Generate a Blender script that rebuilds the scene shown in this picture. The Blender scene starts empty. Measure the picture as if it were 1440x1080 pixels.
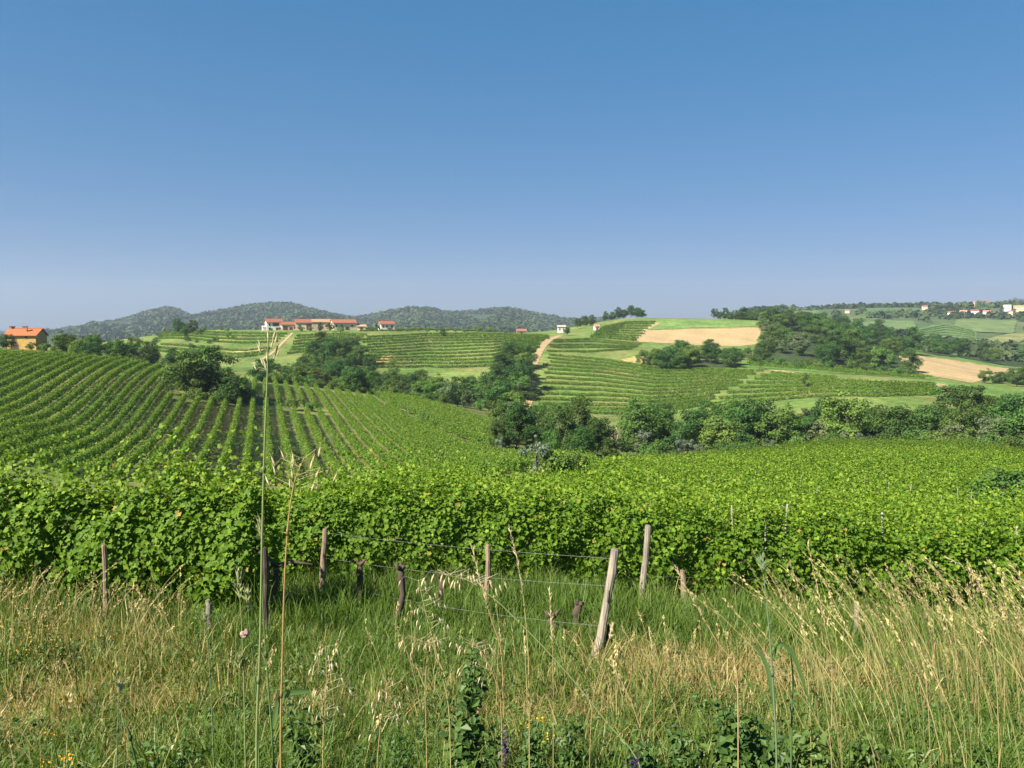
import bpy, math, random
import numpy as np

# ------------------------------------------------------------------ camera, world, sun, exposure
SC = bpy.context.scene
COL = SC.collection
F_PX, CX, CY = 1082.0, 720.0, 540.0          # focal length and centre of the 1440x1080 frame
PITCH = math.atan((540 - 455) / F_PX)        # the eye line lies at row 455
cam_d = bpy.data.cameras.new('camera')
cam_d.sensor_width = 36.0
cam_d.lens = 36.0 * F_PX / 1440.0
cam_d.clip_start, cam_d.clip_end = 0.05, 30000
cam = bpy.data.objects.new('camera', cam_d)
COL.objects.link(cam)
cam.location = (0, 0, 0)
cam.rotation_euler = (math.pi / 2 - PITCH, 0, 0)
SC.camera = cam

SUN_DIR = np.array([-0.76, -0.58, 0.88]); SUN_DIR /= np.linalg.norm(SUN_DIR)
SUN_EL = math.asin(SUN_DIR[2]); SUN_AZ = math.atan2(SUN_DIR[0], SUN_DIR[1])
world = bpy.data.worlds.new('World'); SC.world = world
world.use_nodes = True
nt = world.node_tree
bg = nt.nodes['Background']
sky = nt.nodes.new('ShaderNodeTexSky')
sky.sky_type = 'NISHITA'; sky.sun_disc = False
sky.sun_elevation = SUN_EL; sky.sun_rotation = SUN_AZ
sky.altitude = 250; sky.air_density = 1.0; sky.dust_density = 0.4; sky.ozone_density = 1.5
hsv = nt.nodes.new('ShaderNodeHueSaturation')            # clear summer sky: a little more colour
hsv.inputs['Hue'].default_value = 0.485; hsv.inputs['Saturation'].default_value = 1.45; hsv.inputs['Value'].default_value = 0.92
nt.links.new(sky.outputs[0], hsv.inputs['Color']); 
sep = nt.nodes.new('ShaderNodeSeparateColor'); comb = nt.nodes.new('ShaderNodeCombineColor')
nt.links.new(hsv.outputs[0], sep.inputs[0])
for ch, (kk, gg) in enumerate(((0.69, 0.60), (1.13, 0.46), (1.74, 0.48))):   # softer rise of brightness towards the horizon
    pw = nt.nodes.new('ShaderNodeMath'); pw.operation = 'POWER'; pw.inputs[1].default_value = gg
    ml = nt.nodes.new('ShaderNodeMath'); ml.operation = 'MULTIPLY'; ml.inputs[1].default_value = kk
    nt.links.new(sep.outputs[ch], pw.inputs[0]); nt.links.new(pw.outputs[0], ml.inputs[0]); nt.links.new(ml.outputs[0], comb.inputs[ch])
nt.links.new(comb.outputs[0], bg.inputs[0])
bg.inputs[1].default_value = 0.05
sun_d = bpy.data.lights.new('sun', 'SUN')
sun_d.energy = 4.6; sun_d.angle = math.radians(0.53); sun_d.color = (1.0, 0.93, 0.80)
sun = bpy.data.objects.new('sun', sun_d); COL.objects.link(sun)
sun.rotation_euler = (math.pi / 2 - SUN_EL, 0, math.pi - SUN_AZ) 
from mathutils import Vector
sun.rotation_euler = Vector(SUN_DIR).to_track_quat('Z', 'Y').to_euler()
SC.view_settings.view_transform = 'Standard'; SC.view_settings.look = 'None'
SC.view_settings.exposure = 1.6; SC.view_settings.gamma = 1.0
SC.cycles.max_bounces = 6; SC.cycles.diffuse_bounces = 3; SC.cycles.transmission_bounces = 3
SC.cycles.volume_bounces = 0; SC.cycles.transparent_max_bounces = 4
SC.cycles.use_denoising = True

R = np.random.default_rng(7)
random.seed(7)

# ------------------------------------------------------------------ rays
def ang(py): return np.arctan((np.asarray(py, float) - CY) / F_PX) + PITCH
def at(px, py, Y):
    """world point seen at pixel (px,py) at forward distance Y"""
    c, s = math.cos(PITCH), math.sin(PITCH)
    dy = CY - py
    fy = F_PX * c + dy * s
    fz = dy * c - F_PX * s
    return np.array([(px - CX) / fy * Y, Y, fz / fy * Y])

# ------------------------------------------------------------------ terrain height
def pchip(xk, yk, xq):
    xk = np.asarray(xk, float); yk = np.asarray(yk, float); xq = np.clip(xq, xk[0], xk[-1])
    h = np.diff(xk); d = np.diff(yk) / h
    m = np.zeros(len(xk))
    for i in range(1, len(xk) - 1):
        if d[i - 1] * d[i] > 0:
            w1 = 2 * h[i] + h[i - 1]; w2 = h[i] + 2 * h[i - 1]
            m[i] = (w1 + w2) / (w1 / d[i - 1] + w2 / d[i])
    m[0] = d[0]; m[-1] = d[-1]
    i = np.clip(np.searchsorted(xk, xq, side='right') - 1, 0, len(xk) - 2)
    t = (xq - xk[i]) / h[i]
    return ((1 + 2 * t) * (1 - t) ** 2 * yk[i] + t * (1 - t) ** 2 * h[i] * m[i]
            + t * t * (3 - 2 * t) * yk[i + 1] + t * t * (t - 1) * h[i] * m[i + 1])

def g(Y, py, h=0.0): return (Y, -Y * math.tan(ang(py)) - h)
COLS = [-350, 0, 150, 300, 450, 600, 750, 900, 1050, 1200, 1330, 1440, 1760]
BANK = [(0.1, -1.65), (2.5, -1.92), (5.0, -2.68)]
KN = [
 # K3 front vines     K4 mid              K5 far edge         K6 valley      K7 left face        K8 crest            K9 valley      K10 hill two        K11 ridge           K12 top            K13         K14                K15               K16
 [g(11.2, 838), (25, -8.0), (45, -13), (70, -17.5), (130, -15), (230, -7.5), (300, -9), (420, -14), (600, -20), (720, -24), (900, -30), (1300, -45), (1900, -50), (4600, -60)],
 [g(10.5, 848), (25, -8.0), (45, -13), (68, -17.5), g(130, 582, 1.7), g(230, 491, 1.8), g(300, 489), (420, -14), (600, -20), (720, -24), (900, -30), (1300, -45), (1900, -50), (4600, -60)],
 [g(10.0, 860), (25, -8.0), (45, -13), (68, -17.5), g(130, 608, 1.7), g(228, 501, 1.8), (300, -13.5), (420, -18), (600, -14), (720, -20), (900, -30), (1300, -45), (1900, -50), (4600, -60)],
 [g(9.8, 872), (25, -7.8), (45, -13), (72, -18.5), g(140, 600, 1.7), g(235, 524, 1.8), (320, -22), g(430, 503), g(570, 464), (720, -14), (900, -30), (1300, -45), (1900, -50), (4600, -60)],
 [g(11.3, 850), (25, -7.3), (45, -12), (78, -19), g(150, 603, 1.7), g(245, 540, 1.8), (320, -27), g(430, 499), g(545, 464), (720, -14), (900, -30), (1300, -45), (1900, -50), (4600, -60)],
 [g(12.0, 838), (25, -6.95), (45, -10.8), (85, -20), g(165, 603, 1.7), g(245, 561, 1.8), (330, -31), g(430, 507), g(580, 464), (720, -12), (900, -30), (1300, -45), (1900, -50), (4600, -60)],
 [g(12.6, 835), g(30, 692, 2), g(72, 669, 2), (125, -22.8), (190, -29), (250, -31.5), g(300, 575), g(400, 517), g(565, 470), (720, -8), (900, -25), (1300, -45), (1900, -50), (4600, -60)],
 [g(13.3, 842), g(30, 700, 2), g(75, 656, 2), g(128, 638, 2), (200, -33), (245, -35), g(292, 580), g(400, 520), g(560, 475), g(720, 447), (900, 0), (1300, -20), (1900, -40), (4600, -60)],
 [g(13.5, 854), g(30, 702, 2), g(70, 660, 2), g(142, 630, 2), (195, -32.5), (240, -34), g(290, 572), g(372, 527), g(485, 500), g(705, 450), (860, -3), g(1300, 446), g(1900, 440), (4600, -50)],
 [g(13.5, 866), g(30, 702, 2), g(65, 662, 2), g(155, 617, 2), (200, -32), (240, -33), g(282, 562), g(352, 532), (425, -26.5), (700, -12), (950, -20), g(1350, 456), g(1900, 434), (4600, -50)],
 [g(13.5, 874), g(30, 704, 2), g(65, 664, 2), g(155, 618, 2), (200, -32), (240, -32), g(288, 557), g(332, 543), g(430, 531), g(600, 503), g(820, 494), g(1350, 455), g(2000, 432), (4600, -50)],
 [g(13.5, 880), g(30, 706, 2), g(65, 668, 2), g(140, 628, 2), (195, -31), (235, -32), g(282, 570), g(340, 552), g(430, 540), g(600, 519), g(820, 500), g(1350, 453), g(2000, 430), (4600, -50)],
 [g(13.5, 886), g(30, 710, 2), g(65, 676, 2), g(130, 640, 2), (190, -30), (235, -32), g(282, 572), g(345, 556), g(430, 545), g(600, 525), g(820, 500), g(1350, 450), g(2000, 428), (4600, -50)],
]
PXG = np.arange(-1400, 2841, 10.0)
LG = np.linspace(math.log(3.0), math.log(4603.0), 900)          # log(Y + 3)
def build_table():
    kn = np.array([BANK + k for k in KN])                        # cols x knots x 2
    nk = kn.shape[1]
    Yc = np.stack([pchip(COLS, kn[:, k, 0], PXG) for k in range(nk)], 1)
    Zc = np.stack([pchip(COLS, kn[:, k, 1], PXG) for k in range(nk)], 1)
    tab = np.empty((len(PXG), len(LG)))
    for i in range(len(PXG)):
        tab[i] = pchip(np.log(Yc[i] + 3), Zc[i], LG)
    return tab
TAB = build_table()

def waves(x, y, s, seed):
    r = np.random.default_rng(seed); o = 0
    for k in range(5):
        a = r.uniform(0, 6.283); f = r.uniform(0.6, 1.7) / s
        o = o + np.sin((x * math.cos(a) + y * math.sin(a)) * f * 6.283 + r.uniform(0, 6.28))
    return o / 5

def H(x, y):
    x = np.asarray(x, float); y = np.asarray(y, float)
    Y = np.maximum(y, 0.0)
    px = 720 + 1079 * x / np.maximum(Y, 1.5)
    fi = np.clip((px - PXG[0]) / 10.0, 0, len(PXG) - 1.001)
    fj = np.clip((np.log(Y + 3) - LG[0]) / (LG[1] - LG[0]), 0, len(LG) - 1.001)
    i = fi.astype(int); j = fj.astype(int); a = fi - i; b = fj - j
    z = (TAB[i, j] * (1 - a) * (1 - b) + TAB[i + 1, j] * a * (1 - b) + TAB[i, j + 1] * (1 - a) * b + TAB[i + 1, j + 1] * a * b)
    z = z + 0.05 * waves(x, y, 2.3, 3) * np.clip((Y - 2) / 3, 0, 1) + 0.12 * waves(x, y, 17, 4) * np.clip((Y - 20) / 30, 0, 1)
    z = z + 1.0 * waves(x, y, 130, 5) * np.clip((Y - 650) / 300, 0, 1)
    return z

def hit(px, py, Y0=2.0, Y1=4000.0, up=0.0):
    """first point of the terrain along the sight line of a pixel, between two distances"""
    Ys = np.exp(np.linspace(math.log(Y0), math.log(Y1), 900))
    d = at(px, py, 1.0)
    gap = d[2] * Ys - H(d[0] * Ys, Ys) - up
    k = np.where((gap[:-1] > 0) & (gap[1:] <= 0))[0]
    if len(k):
        k = k[0]; t = gap[k] / (gap[k] - gap[k + 1]); Y = Ys[k] + t * (Ys[k + 1] - Ys[k])
    else:
        Y = Ys[np.argmin(np.abs(gap))]
    return np.array([d[0] * Y, Y, H(d[0] * Y, Y)])
def world_at(px, Y):
    x = (px - 720) / 1079.0 * Y
    return np.array([x, Y, float(H(x, Y))])

# ------------------------------------------------------------------ mesh helpers
class MB:
    """collects vertices, faces and vertex colours; build() links them as one mesh object"""
    def __init__(s): s.v = []; s.c = []; s.q = []; s.t = []; s.n = 0
    def add(s, v, q=None, t=None, c=(0.5, 0.5, 0.5)):
        v = np.asarray(v, float).reshape(-1, 3)
        c = np.asarray(c, float)
        if c.ndim == 1: c = np.broadcast_to(c, (len(v), 3))
        s.v.append(v); s.c.append(c)
        if q is not None and len(q): s.q.append(np.asarray(q, int).reshape(-1, 4) + s.n)
        if t is not None and len(t): s.t.append(np.asarray(t, int).reshape(-1, 3) + s.n)
        s.n += len(v)
    def mesh(s, name, mat, smooth=False):
        v = np.concatenate(s.v); c = np.concatenate(s.c)
        q = np.concatenate(s.q) if s.q else np.zeros((0, 4), int)
        t = np.concatenate(s.t) if s.t else np.zeros((0, 3), int)
        me = bpy.data.meshes.new(name)
        me.vertices.add(len(v)); me.vertices.foreach_set('co', v.astype(np.float32).ravel())
        nl = q.size + t.size
        me.loops.add(nl); me.loops.foreach_set('vertex_index', np.concatenate([q.ravel(), t.ravel()]).astype(np.int32))
        me.polygons.add(len(q) + len(t))
        st = np.concatenate([np.arange(len(q)) * 4, q.size + np.arange(len(t)) * 3]).astype(np.int32)
        me.polygons.foreach_set('loop_start', st)
        me.polygons.foreach_set('use_smooth', np.full(len(q) + len(t), bool(smooth)))
        me.update(calc_edges=True)
        a = me.attributes.new('col', 'FLOAT_COLOR', 'POINT')
        a.data.foreach_set('color', np.concatenate([c, np.ones((len(c), 1))], 1).astype(np.float32).ravel())
        me.materials.append(mat)
        return me
    def build(s, name, mat, parent=None, smooth=False, loc=None):
        o = bpy.data.objects.new(name, s.mesh(name, mat, smooth))
        COL.objects.link(o)
        if parent is not None: o.parent = parent
        if loc is not None: o.location = loc
        return o
    def box(s, x0, x1, y0, y1, z0, z1, c):
        v = [(x, y, z) for z in (z0, z1) for (x, y) in ((x0, y0), (x1, y0), (x1, y1), (x0, y1))]
        s.add(v, [(3, 2, 1, 0), (4, 5, 6, 7), (0, 1, 5, 4), (1, 2, 6, 5), (2, 3, 7, 6), (3, 0, 4, 7)], None, c)
    def tube(s, pts, rad, n=6, c=(0.5, 0.5, 0.5), cap=True):
        pts = np.asarray(pts, float); m = len(pts)
        rad = np.broadcast_to(np.asarray(rad, float), (m,))
        d = np.gradient(pts, axis=0); d /= np.linalg.norm(d, axis=1, keepdims=True) + 1e-9
        ref = np.where(np.abs(d[:, 2:3]) > 0.9, [[1.0, 0, 0]], [[0, 0, 1.0]])
        u = np.cross(d, ref); u /= np.linalg.norm(u, axis=1, keepdims=True) + 1e-9
        w = np.cross(d, u)
        a = np.arange(n) * 2 * math.pi / n
        v = pts[:, None] + rad[:, None, None] * (np.cos(a)[None, :, None] * u[:, None] + np.sin(a)[None, :, None] * w[:, None])
        i, j = np.meshgrid(np.arange(m - 1), np.arange(n), indexing='ij')
        q = np.stack([i * n + j, i * n + (j + 1) % n, (i + 1) * n + (j + 1) % n, (i + 1) * n + j], -1).reshape(-1, 4)
        cc = np.asarray(c, float)
        if cc.ndim == 2: cc = np.repeat(cc, n, 0)
        v = v.reshape(-1, 3); t = []
        if cap:
            t = [(0, k + 1, k) for k in range(1, n - 1)] + [((m - 1) * n, (m - 1) * n + k, (m - 1) * n + k + 1) for k in range(1, n - 1)]
        s.add(v, q, t, cc)

def unit(a): return a / (np.linalg.norm(a, axis=-1, keepdims=True) + 1e-9)
def frames(N, rng):
    N = unit(N); r = rng.normal(size=N.shape)
    T = unit(r - (r * N).sum(1, keepdims=True) * N)
    return N, T, np.cross(N, T)
def cards(mb, P, N, size, rng, col, aspect=0.8, fold=0.18):
    """kite shaped leaf cards, folded along the midrib"""
    N, T, B = frames(N, rng); s = np.broadcast_to(np.asarray(size, float), (len(P),))[:, None]
    w = s * aspect * 0.5
    v = np.stack([P - T * s * 0.5, P + B * w - T * s * 0.05 + N * s * fold, P + T * s * 0.5, P - B * w - T * s * 0.05 + N * s * fold], 1)
    q = np.arange(len(P) * 4).reshape(-1, 4)
    mb.add(v.reshape(-1, 3), q, None, np.repeat(col, 4, 0))
LA = np.radians([-90, -58, -22, 12, 50, 90, 130, 168, 202, 238])
LR = np.array([0.10, 0.46, 0.40, 0.56, 0.40, 0.62, 0.40, 0.56, 0.40, 0.46])
def vine_leaves(mb, P, N, size, rng, col):
    """five lobed leaves, each a small cupped fan; midribs hang downward"""
    N = unit(N); r = np.array([0, 0, -1.0]) + rng.normal(size=N.shape) * 0.6
    T = unit(r - (r * N).sum(1, keepdims=True) * N); B = np.cross(N, T)
    n = len(P); s = np.broadcast_to(np.asarray(size, float), (n,))[:, None, None]
    x = np.cos(LA) * LR; y = np.sin(LA) * LR
    cup = rng.uniform(-0.25, 0.35, n)[:, None, None]
    z = (x ** 2 + 0.4 * y ** 2)[None, :, None] * cup + (np.abs(x)[None, :, None] * 0.18)
    V = P[:, None] + s * (x[None, :, None] * B[:, None] + y[None, :, None] * T[:, None] + z * N[:, None])
    V = np.concatenate([P[:, None], V], 1)                       # centre first
    k = np.arange(10)
    f = np.stack([np.zeros(10, int), 1 + k, 1 + (k + 1) % 10], 1)
    t = (np.arange(n) * 11)[:, None, None] + f[None]
    mb.add(V.reshape(-1, 3), None, t.reshape(-1, 3), np.repeat(col, 11, 0))

# ------------------------------------------------------------------ properties
def tag(o, label=None, cat=None, group=None, kind=None):
    if label: o['label'] = label
    if cat: o['category'] = cat
    if group: o['group'] = group
    if kind: o['kind'] = kind
    return o
def empty(name, loc, rz=0.0):
    o = bpy.data.objects.new(name, None); COL.objects.link(o)
    o.location = [float(v) for v in loc]; o.rotation_euler = (0, 0, rz); o.empty_display_size = 0.2
    return o
def copy_tree(o, parent=None):
    c = o.copy(); COL.objects.link(c)
    if parent is not None: c.parent = parent
    for ch in o.children: copy_tree(ch, c)
    return c

# ------------------------------------------------------------------ materials
def new_mat(name):
    m = bpy.data.materials.new(name); m.use_nodes = True
    t = m.node_tree; t.nodes.clear()
    out = t.nodes.new('ShaderNodeOutputMaterial')
    return m, t, out
def node(t, kind, **kw):
    n = t.nodes.new(kind)
    for k, v in kw.items(): setattr(n, k, v)
    return n
def leaf_mat(name, trans=0.35, rough=0.55, spec=0.25, vary=0.0, tint=(1.25, 1.3, 0.55)):
    m, t, out = new_mat(name)
    a = node(t, 'ShaderNodeAttribute', attribute_name='col')
    col = a.outputs['Color']
    if vary:
        oi = node(t, 'ShaderNodeObjectInfo')
        hsv = node(t, 'ShaderNodeHueSaturation')
        mr = node(t, 'ShaderNodeMapRange'); mr.inputs[3].default_value = 1 - vary; mr.inputs[4].default_value = 1 + vary
        t.links.new(oi.outputs['Random'], mr.inputs[0]); t.links.new(mr.outputs[0], hsv.inputs['Value'])
        mh = node(t, 'ShaderNodeMath', operation='MULTIPLY_ADD'); mh.inputs[1].default_value = 0.05; mh.inputs[2].default_value = 0.475
        fr = node(t, 'ShaderNodeMath', operation='FRACT'); ml = node(t, 'ShaderNodeMath', operation='MULTIPLY'); ml.inputs[1].default_value = 7.31
        t.links.new(oi.outputs['Random'], ml.inputs[0]); t.links.new(ml.outputs[0], fr.inputs[0]); t.links.new(fr.outputs[0], mh.inputs[0])
        t.links.new(mh.outputs[0], hsv.inputs['Hue']); t.links.new(col, hsv.inputs['Color']); col = hsv.outputs[0]
    p = node(t, 'ShaderNodeBsdfPrincipled'); p.inputs['Roughness'].default_value = rough
    p.inputs['Specular IOR Level'].default_value = spec
    t.links.new(col, p.inputs['Base Color'])
    tr = node(t, 'ShaderNodeBsdfTranslucent')
    mx = node(t, 'ShaderNodeMix', data_type='RGBA', blend_type='MULTIPLY'); mx.inputs[0].default_value = 1.0
    mx.inputs[7].default_value = (*tint, 1)
    t.links.new(col, mx.inputs[6]); t.links.new(mx.outputs[2], tr.inputs[0])
    ms = node(t, 'ShaderNodeMixShader'); ms.inputs[0].default_value = trans
    t.links.new(p.outputs[0], ms.inputs[1]); t.links.new(tr.outputs[0], ms.inputs[2])
    t.links.new(ms.outputs[0], out.inputs[0])
    return m
def col_mat(name, rough=0.85, spec=0.2, noise=0.0, nscale=5.0, bump=0.0, stretch=(1, 1, 1)):
    """vertex colour times a noise, optional bump"""
    m, t, out = new_mat(name)
    a = node(t, 'ShaderNodeAttribute', attribute_name='col')
    p = node(t, 'ShaderNodeBsdfPrincipled'); p.inputs['Roughness'].default_value = rough
    p.inputs['Specular IOR Level'].default_value = spec
    col = a.outputs['Color']
    if noise or bump:
        tc = node(t, 'ShaderNodeTexCoord'); mp = node(t, 'ShaderNodeMapping'); mp.inputs['Scale'].default_value = stretch
        n = node(t, 'ShaderNodeTexNoise'); n.inputs['Scale'].default_value = nscale; n.inputs['Detail'].default_value = 6
        t.links.new(tc.outputs['Object'], mp.inputs[0]); t.links.new(mp.outputs[0], n.inputs['Vector'])
        mr = node(t, 'ShaderNodeMapRange'); mr.inputs[1].default_value = 0.25; mr.inputs[2].default_value = 0.75
        mr.inputs[3].default_value = 1 - noise; mr.inputs[4].default_value = 1 + noise
        t.links.new(n.outputs[0], mr.inputs[0])
        mx = node(t, 'ShaderNodeVectorMath', operation='SCALE')
        t.links.new(col, mx.inputs[0]); t.links.new(mr.outputs[0], mx.inputs['Scale']); col = mx.outputs[0]
        if bump:
            b = node(t, 'ShaderNodeBump'); b.inputs['Strength'].default_value = bump; b.inputs['Distance'].default_value = 0.02
            t.links.new(n.outputs[0], b.inputs['Height']); t.links.new(b.outputs[0], p.inputs['Normal'])
    t.links.new(col, p.inputs['Base Color']); t.links.new(p.outputs[0], out.inputs[0])
    return m
def ground_mat():
    m, t, out = new_mat('ground_grass')
    a = node(t, 'ShaderNodeAttribute', attribute_name='col')
    tc = node(t, 'ShaderNodeTexCoord')
    prev = a.outputs['Color']
    for sc_, lo, hi, tint in ((0.035, 0.75, 1.25, None), (0.3, 0.7, 1.3, None), (3.0, 0.65, 1.35, None), (22.0, 0.6, 1.4, None)):
        n = node(t, 'ShaderNodeTexNoise'); n.inputs['Scale'].default_value = sc_; n.inputs['Detail'].default_value = 5
        t.links.new(tc.outputs['Object'], n.inputs['Vector'])
        mr = node(t, 'ShaderNodeMapRange'); mr.inputs[1].default_value = 0.3; mr.inputs[2].default_value = 0.7
        mr.inputs[3].default_value = lo; mr.inputs[4].default_value = hi
        t.links.new(n.outputs[0], mr.inputs[0])
        mx = node(t, 'ShaderNodeVectorMath', operation='SCALE')
        t.links.new(prev, mx.inputs[0]); t.links.new(mr.outputs[0], mx.inputs['Scale']); prev = mx.outputs[0]
    p = node(t, 'ShaderNodeBsdfPrincipled'); p.inputs['Roughness'].default_value = 0.95; p.inputs['Specular IOR Level'].default_value = 0.1
    t.links.new(prev, p.inputs['Base Color']); t.links.new(p.outputs[0], out.inputs[0])
    return m

M = dict(
    ground=ground_mat(),
    vine=leaf_mat('vine_leaf', 0.38, 0.6, 0.18),
    tree=leaf_mat('tree_leaf', 0.30, 0.6, 0.2, vary=0.28),
    forest=leaf_mat('forest_leaf', 0.15, 0.7, 0.1),
    grass=leaf_mat('grass_blade', 0.35, 0.5, 0.3),
    straw=leaf_mat('dry_straw', 0.30, 0.6, 0.25, tint=(1.1, 1.05, 0.8)),
    bark=col_mat('bark', 0.9, 0.15, 0.35, 9.0, 0.6, (1, 1, 0.25)),
    post=col_mat('weathered_wood', 0.85, 0.2, 0.35, 30.0, 0.8, (1, 1, 0.08)),
    wall=col_mat('render_wall', 0.9, 0.2, 0.12, 1.2),
    roof=col_mat('clay_roof', 0.85, 0.2, 0.22, 3.0),
    glass=col_mat('window_glass', 0.15, 0.5),
    dirt=col_mat('dry_earth', 0.95, 0.1, 0.22, 0.6),
    metal=col_mat('wire_metal', 0.4, 0.5),
    paint=col_mat('car_paint', 0.25, 0.5),
    plant=leaf_mat('weed_leaf', 0.3, 0.5, 0.3),
)

#@@TERRAIN
# ------------------------------------------------------------------ terrain sheet
def inside(poly, p):
    x, y = p[:, 0], p[:, 1]; r = np.zeros(len(p), bool); j = len(poly) - 1
    for i in range(len(poly)):
        xi, yi = poly[i]; xj, yj = poly[j]
        r ^= ((yi > y) != (yj > y)) & (x < (xj - xi) * (y - yi) / (yj - yi + 1e-12) + xi); j = i
    return r
WOODS = dict(
    belt=[(865, 196), (1000, 178), (1200, 180), (1440, 168), (1560, 165), (1560, 215), (1300, 236), (1130, 222), (1000, 236), (900, 240)],
    farm=[(362, 268), (385, 352), (430, 392), (520, 398), (560, 352), (620, 335), (672, 335), (690, 300), (600, 262), (480, 258)],
    track=[(684, 300), (690, 375), (722, 410), (752, 400), (738, 330), (735, 268), (690, 268)],
    clump=[(900, 395), (905, 425), (985, 440), (1042, 430), (1042, 408), (960, 395)],
    big=[(1058, 430), (1075, 640), (1120, 690), (1240, 690), (1290, 560), (1285, 430), (1180, 415)],
    upper=[(1290, 610), (1300, 760), (1560, 760), (1560, 640), (1440, 625), (1380, 612)],
    left=[(92, 262), (84, 300), (140, 330), (235, 320), (262, 290), (160, 256), (100, 256)])
def terrain_colour(x, y):
    """what grows on the ground, by place"""
    px = 720 + 1079 * x / np.maximum(y, 1.5)
    n1 = waves(x, y, 6, 21); n2 = waves(x, y, 40, 22); n3 = waves(x, y, 1.6, 23)
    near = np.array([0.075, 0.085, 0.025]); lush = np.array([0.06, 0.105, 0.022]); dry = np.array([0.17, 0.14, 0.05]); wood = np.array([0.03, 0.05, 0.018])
    def mix(a, b, t): return a + (b - a) * np.clip(t, 0, 1)[:, None]
    c = np.broadcast_to(near, (len(x), 3))
    c = mix(c, dry, 0.3 + 0.5 * n1 + 0.25 * n3)
    vine = (y > 11)
    c = np.where(vine[:, None], mix(np.broadcast_to(lush, c.shape), dry, 0.25 + 0.5 * n1), c)
    hill = (y > 85) & (y < 262) & (px < 790) & ~((px > 610) & (y < 175) & (px > 640 - (y - 110) * 0.5))
    c = np.where(hill[:, None], mix(np.broadcast_to(np.array([0.085, 0.120, 0.030]), c.shape), np.array([0.17, 0.145, 0.055]), 0.30 + 0.6 * n2), c)
    terr = (y > 262) & (y < 900)
    c = np.where(terr[:, None], mix(np.broadcast_to(np.array([0.100, 0.155, 0.034]), c.shape), np.array([0.20, 0.185, 0.065]), 0.2 + 0.7 * n2 + 0.2 * n1), c)
    far = y >= 800
    n4 = waves(x, y, 160, 24)
    c = np.where(far[:, None], mix(np.broadcast_to(np.array([0.05, 0.085, 0.03]), c.shape), np.array([0.10, 0.125, 0.045]), 0.4 + 0.9 * n4), c)
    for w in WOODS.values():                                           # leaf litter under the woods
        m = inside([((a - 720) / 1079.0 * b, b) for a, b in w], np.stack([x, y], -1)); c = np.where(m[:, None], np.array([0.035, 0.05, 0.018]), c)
    return c
def make_terrain():
    ys = np.concatenate([np.linspace(-25, 0, 12)[:-1], np.linspace(0, 16, 80)[:-1], np.exp(np.linspace(math.log(16), math.log(280), 230))[:-1],
                         np.exp(np.linspace(math.log(280), math.log(900), 150))[:-1], np.exp(np.linspace(math.log(900), math.log(4550), 90))])
    t = np.linspace(-1, 1, 561); t = np.sign(t) * (0.75 * np.abs(t) + 0.25 * np.abs(t) ** 3)
    Yg, Tg = np.meshgrid(ys, t, indexing='ij')
    X = Tg * (34 + 1.15 * np.maximum(Yg, 0))
    Z = H(X, Yg)
    v = np.stack([X, Yg, Z], -1).reshape(-1, 3)
    ny, nx = X.shape
    i, j = np.meshgrid(np.arange(ny - 1), np.arange(nx - 1), indexing='ij')
    q = np.stack([i * nx + j, i * nx + j + 1, (i + 1) * nx + j + 1, (i + 1) * nx + j], -1).reshape(-1, 4)
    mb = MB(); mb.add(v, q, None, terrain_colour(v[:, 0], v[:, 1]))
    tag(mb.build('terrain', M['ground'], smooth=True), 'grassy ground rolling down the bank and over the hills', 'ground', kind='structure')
make_terrain()
#@@HILLS
# ------------------------------------------------------------------ far wooded hills
def ridge_line(name, crest, Yc, Yb, back, zb, seed, col, amp, label, nclump, csize):
    xs = np.array([p[0] for p in crest], float); zs = np.array([-Yc * math.tan(ang(p[1])) - csize * 0.7 for p in crest])
    pxs = np.linspace(xs[0], xs[-1], 260)
    zc = pchip(xs, zs, pxs)
    vs = np.linspace(0, 1, 46)
    U, V = np.meshgrid((pxs - 720) / 1079, vs, indexing='ij')
    Yr = Yb + (Yc - Yb) * V / 0.7
    Yr = np.where(V > 0.7, Yc + (back - Yc) * (V - 0.7) / 0.3, Yr)
    prof = np.where(V < 0.7, (V / 0.7) ** 1.25, 1 - ((V - 0.7) / 0.3) ** 1.6)
    x = U * Yr
    Z = zb + (zc[:, None] - zb) * prof
    spur = waves(x, Yr * 0.35, 420, seed) * 0.5 + waves(x, Yr * 0.5, 190, seed + 1) * 0.35
    Z = Z + spur * amp * np.sin(np.pi * np.clip(prof, 0, 1)) 
    v = np.stack([x, Yr, Z], -1).reshape(-1, 3)
    nu, nv = U.shape
    i, j = np.meshgrid(np.arange(nu - 1), np.arange(nv - 1), indexing='ij')
    q = np.stack([i * nv + j, (i + 1) * nv + j, (i + 1) * nv + j + 1, i * nv + j + 1], -1).reshape(-1, 4)
    mb = MB(); n = waves(v[:, 0], v[:, 1], 260, seed + 3)
    mb.add(v, q, None, np.array(col) * (1 + 0.3 * n[:, None]))
    tag(mb.build(name, M['ground'], smooth=True), label, 'hill', kind='structure')
    # the wood that covers it
    rng = np.random.default_rng(seed)
    pu = rng.uniform(0, nu - 1.01, nclump); pv = rng.uniform(0.12, 0.80, nclump) * (nv - 1)
    a = pu.astype(int); b = pv.astype(int); fa = pu - a; fb = pv - b
    def bil(A): return A[a, b] * (1 - fa) * (1 - fb) + A[a + 1, b] * fa * (1 - fb) + A[a, b + 1] * (1 - fa) * fb + A[a + 1, b + 1] * fa * fb
    P = np.stack([bil(x), bil(Yr), bil(Z)], -1)
    open_ = waves(P[:, 0], P[:, 1] * 0.5, 330, seed + 7) > 0.42
    P = P[~open_]
    forest_clumps('forest', P, csize * rng.uniform(0.6, 1.35, len(P)), rng, 'dark green wood covering a far hill', 9)

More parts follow.
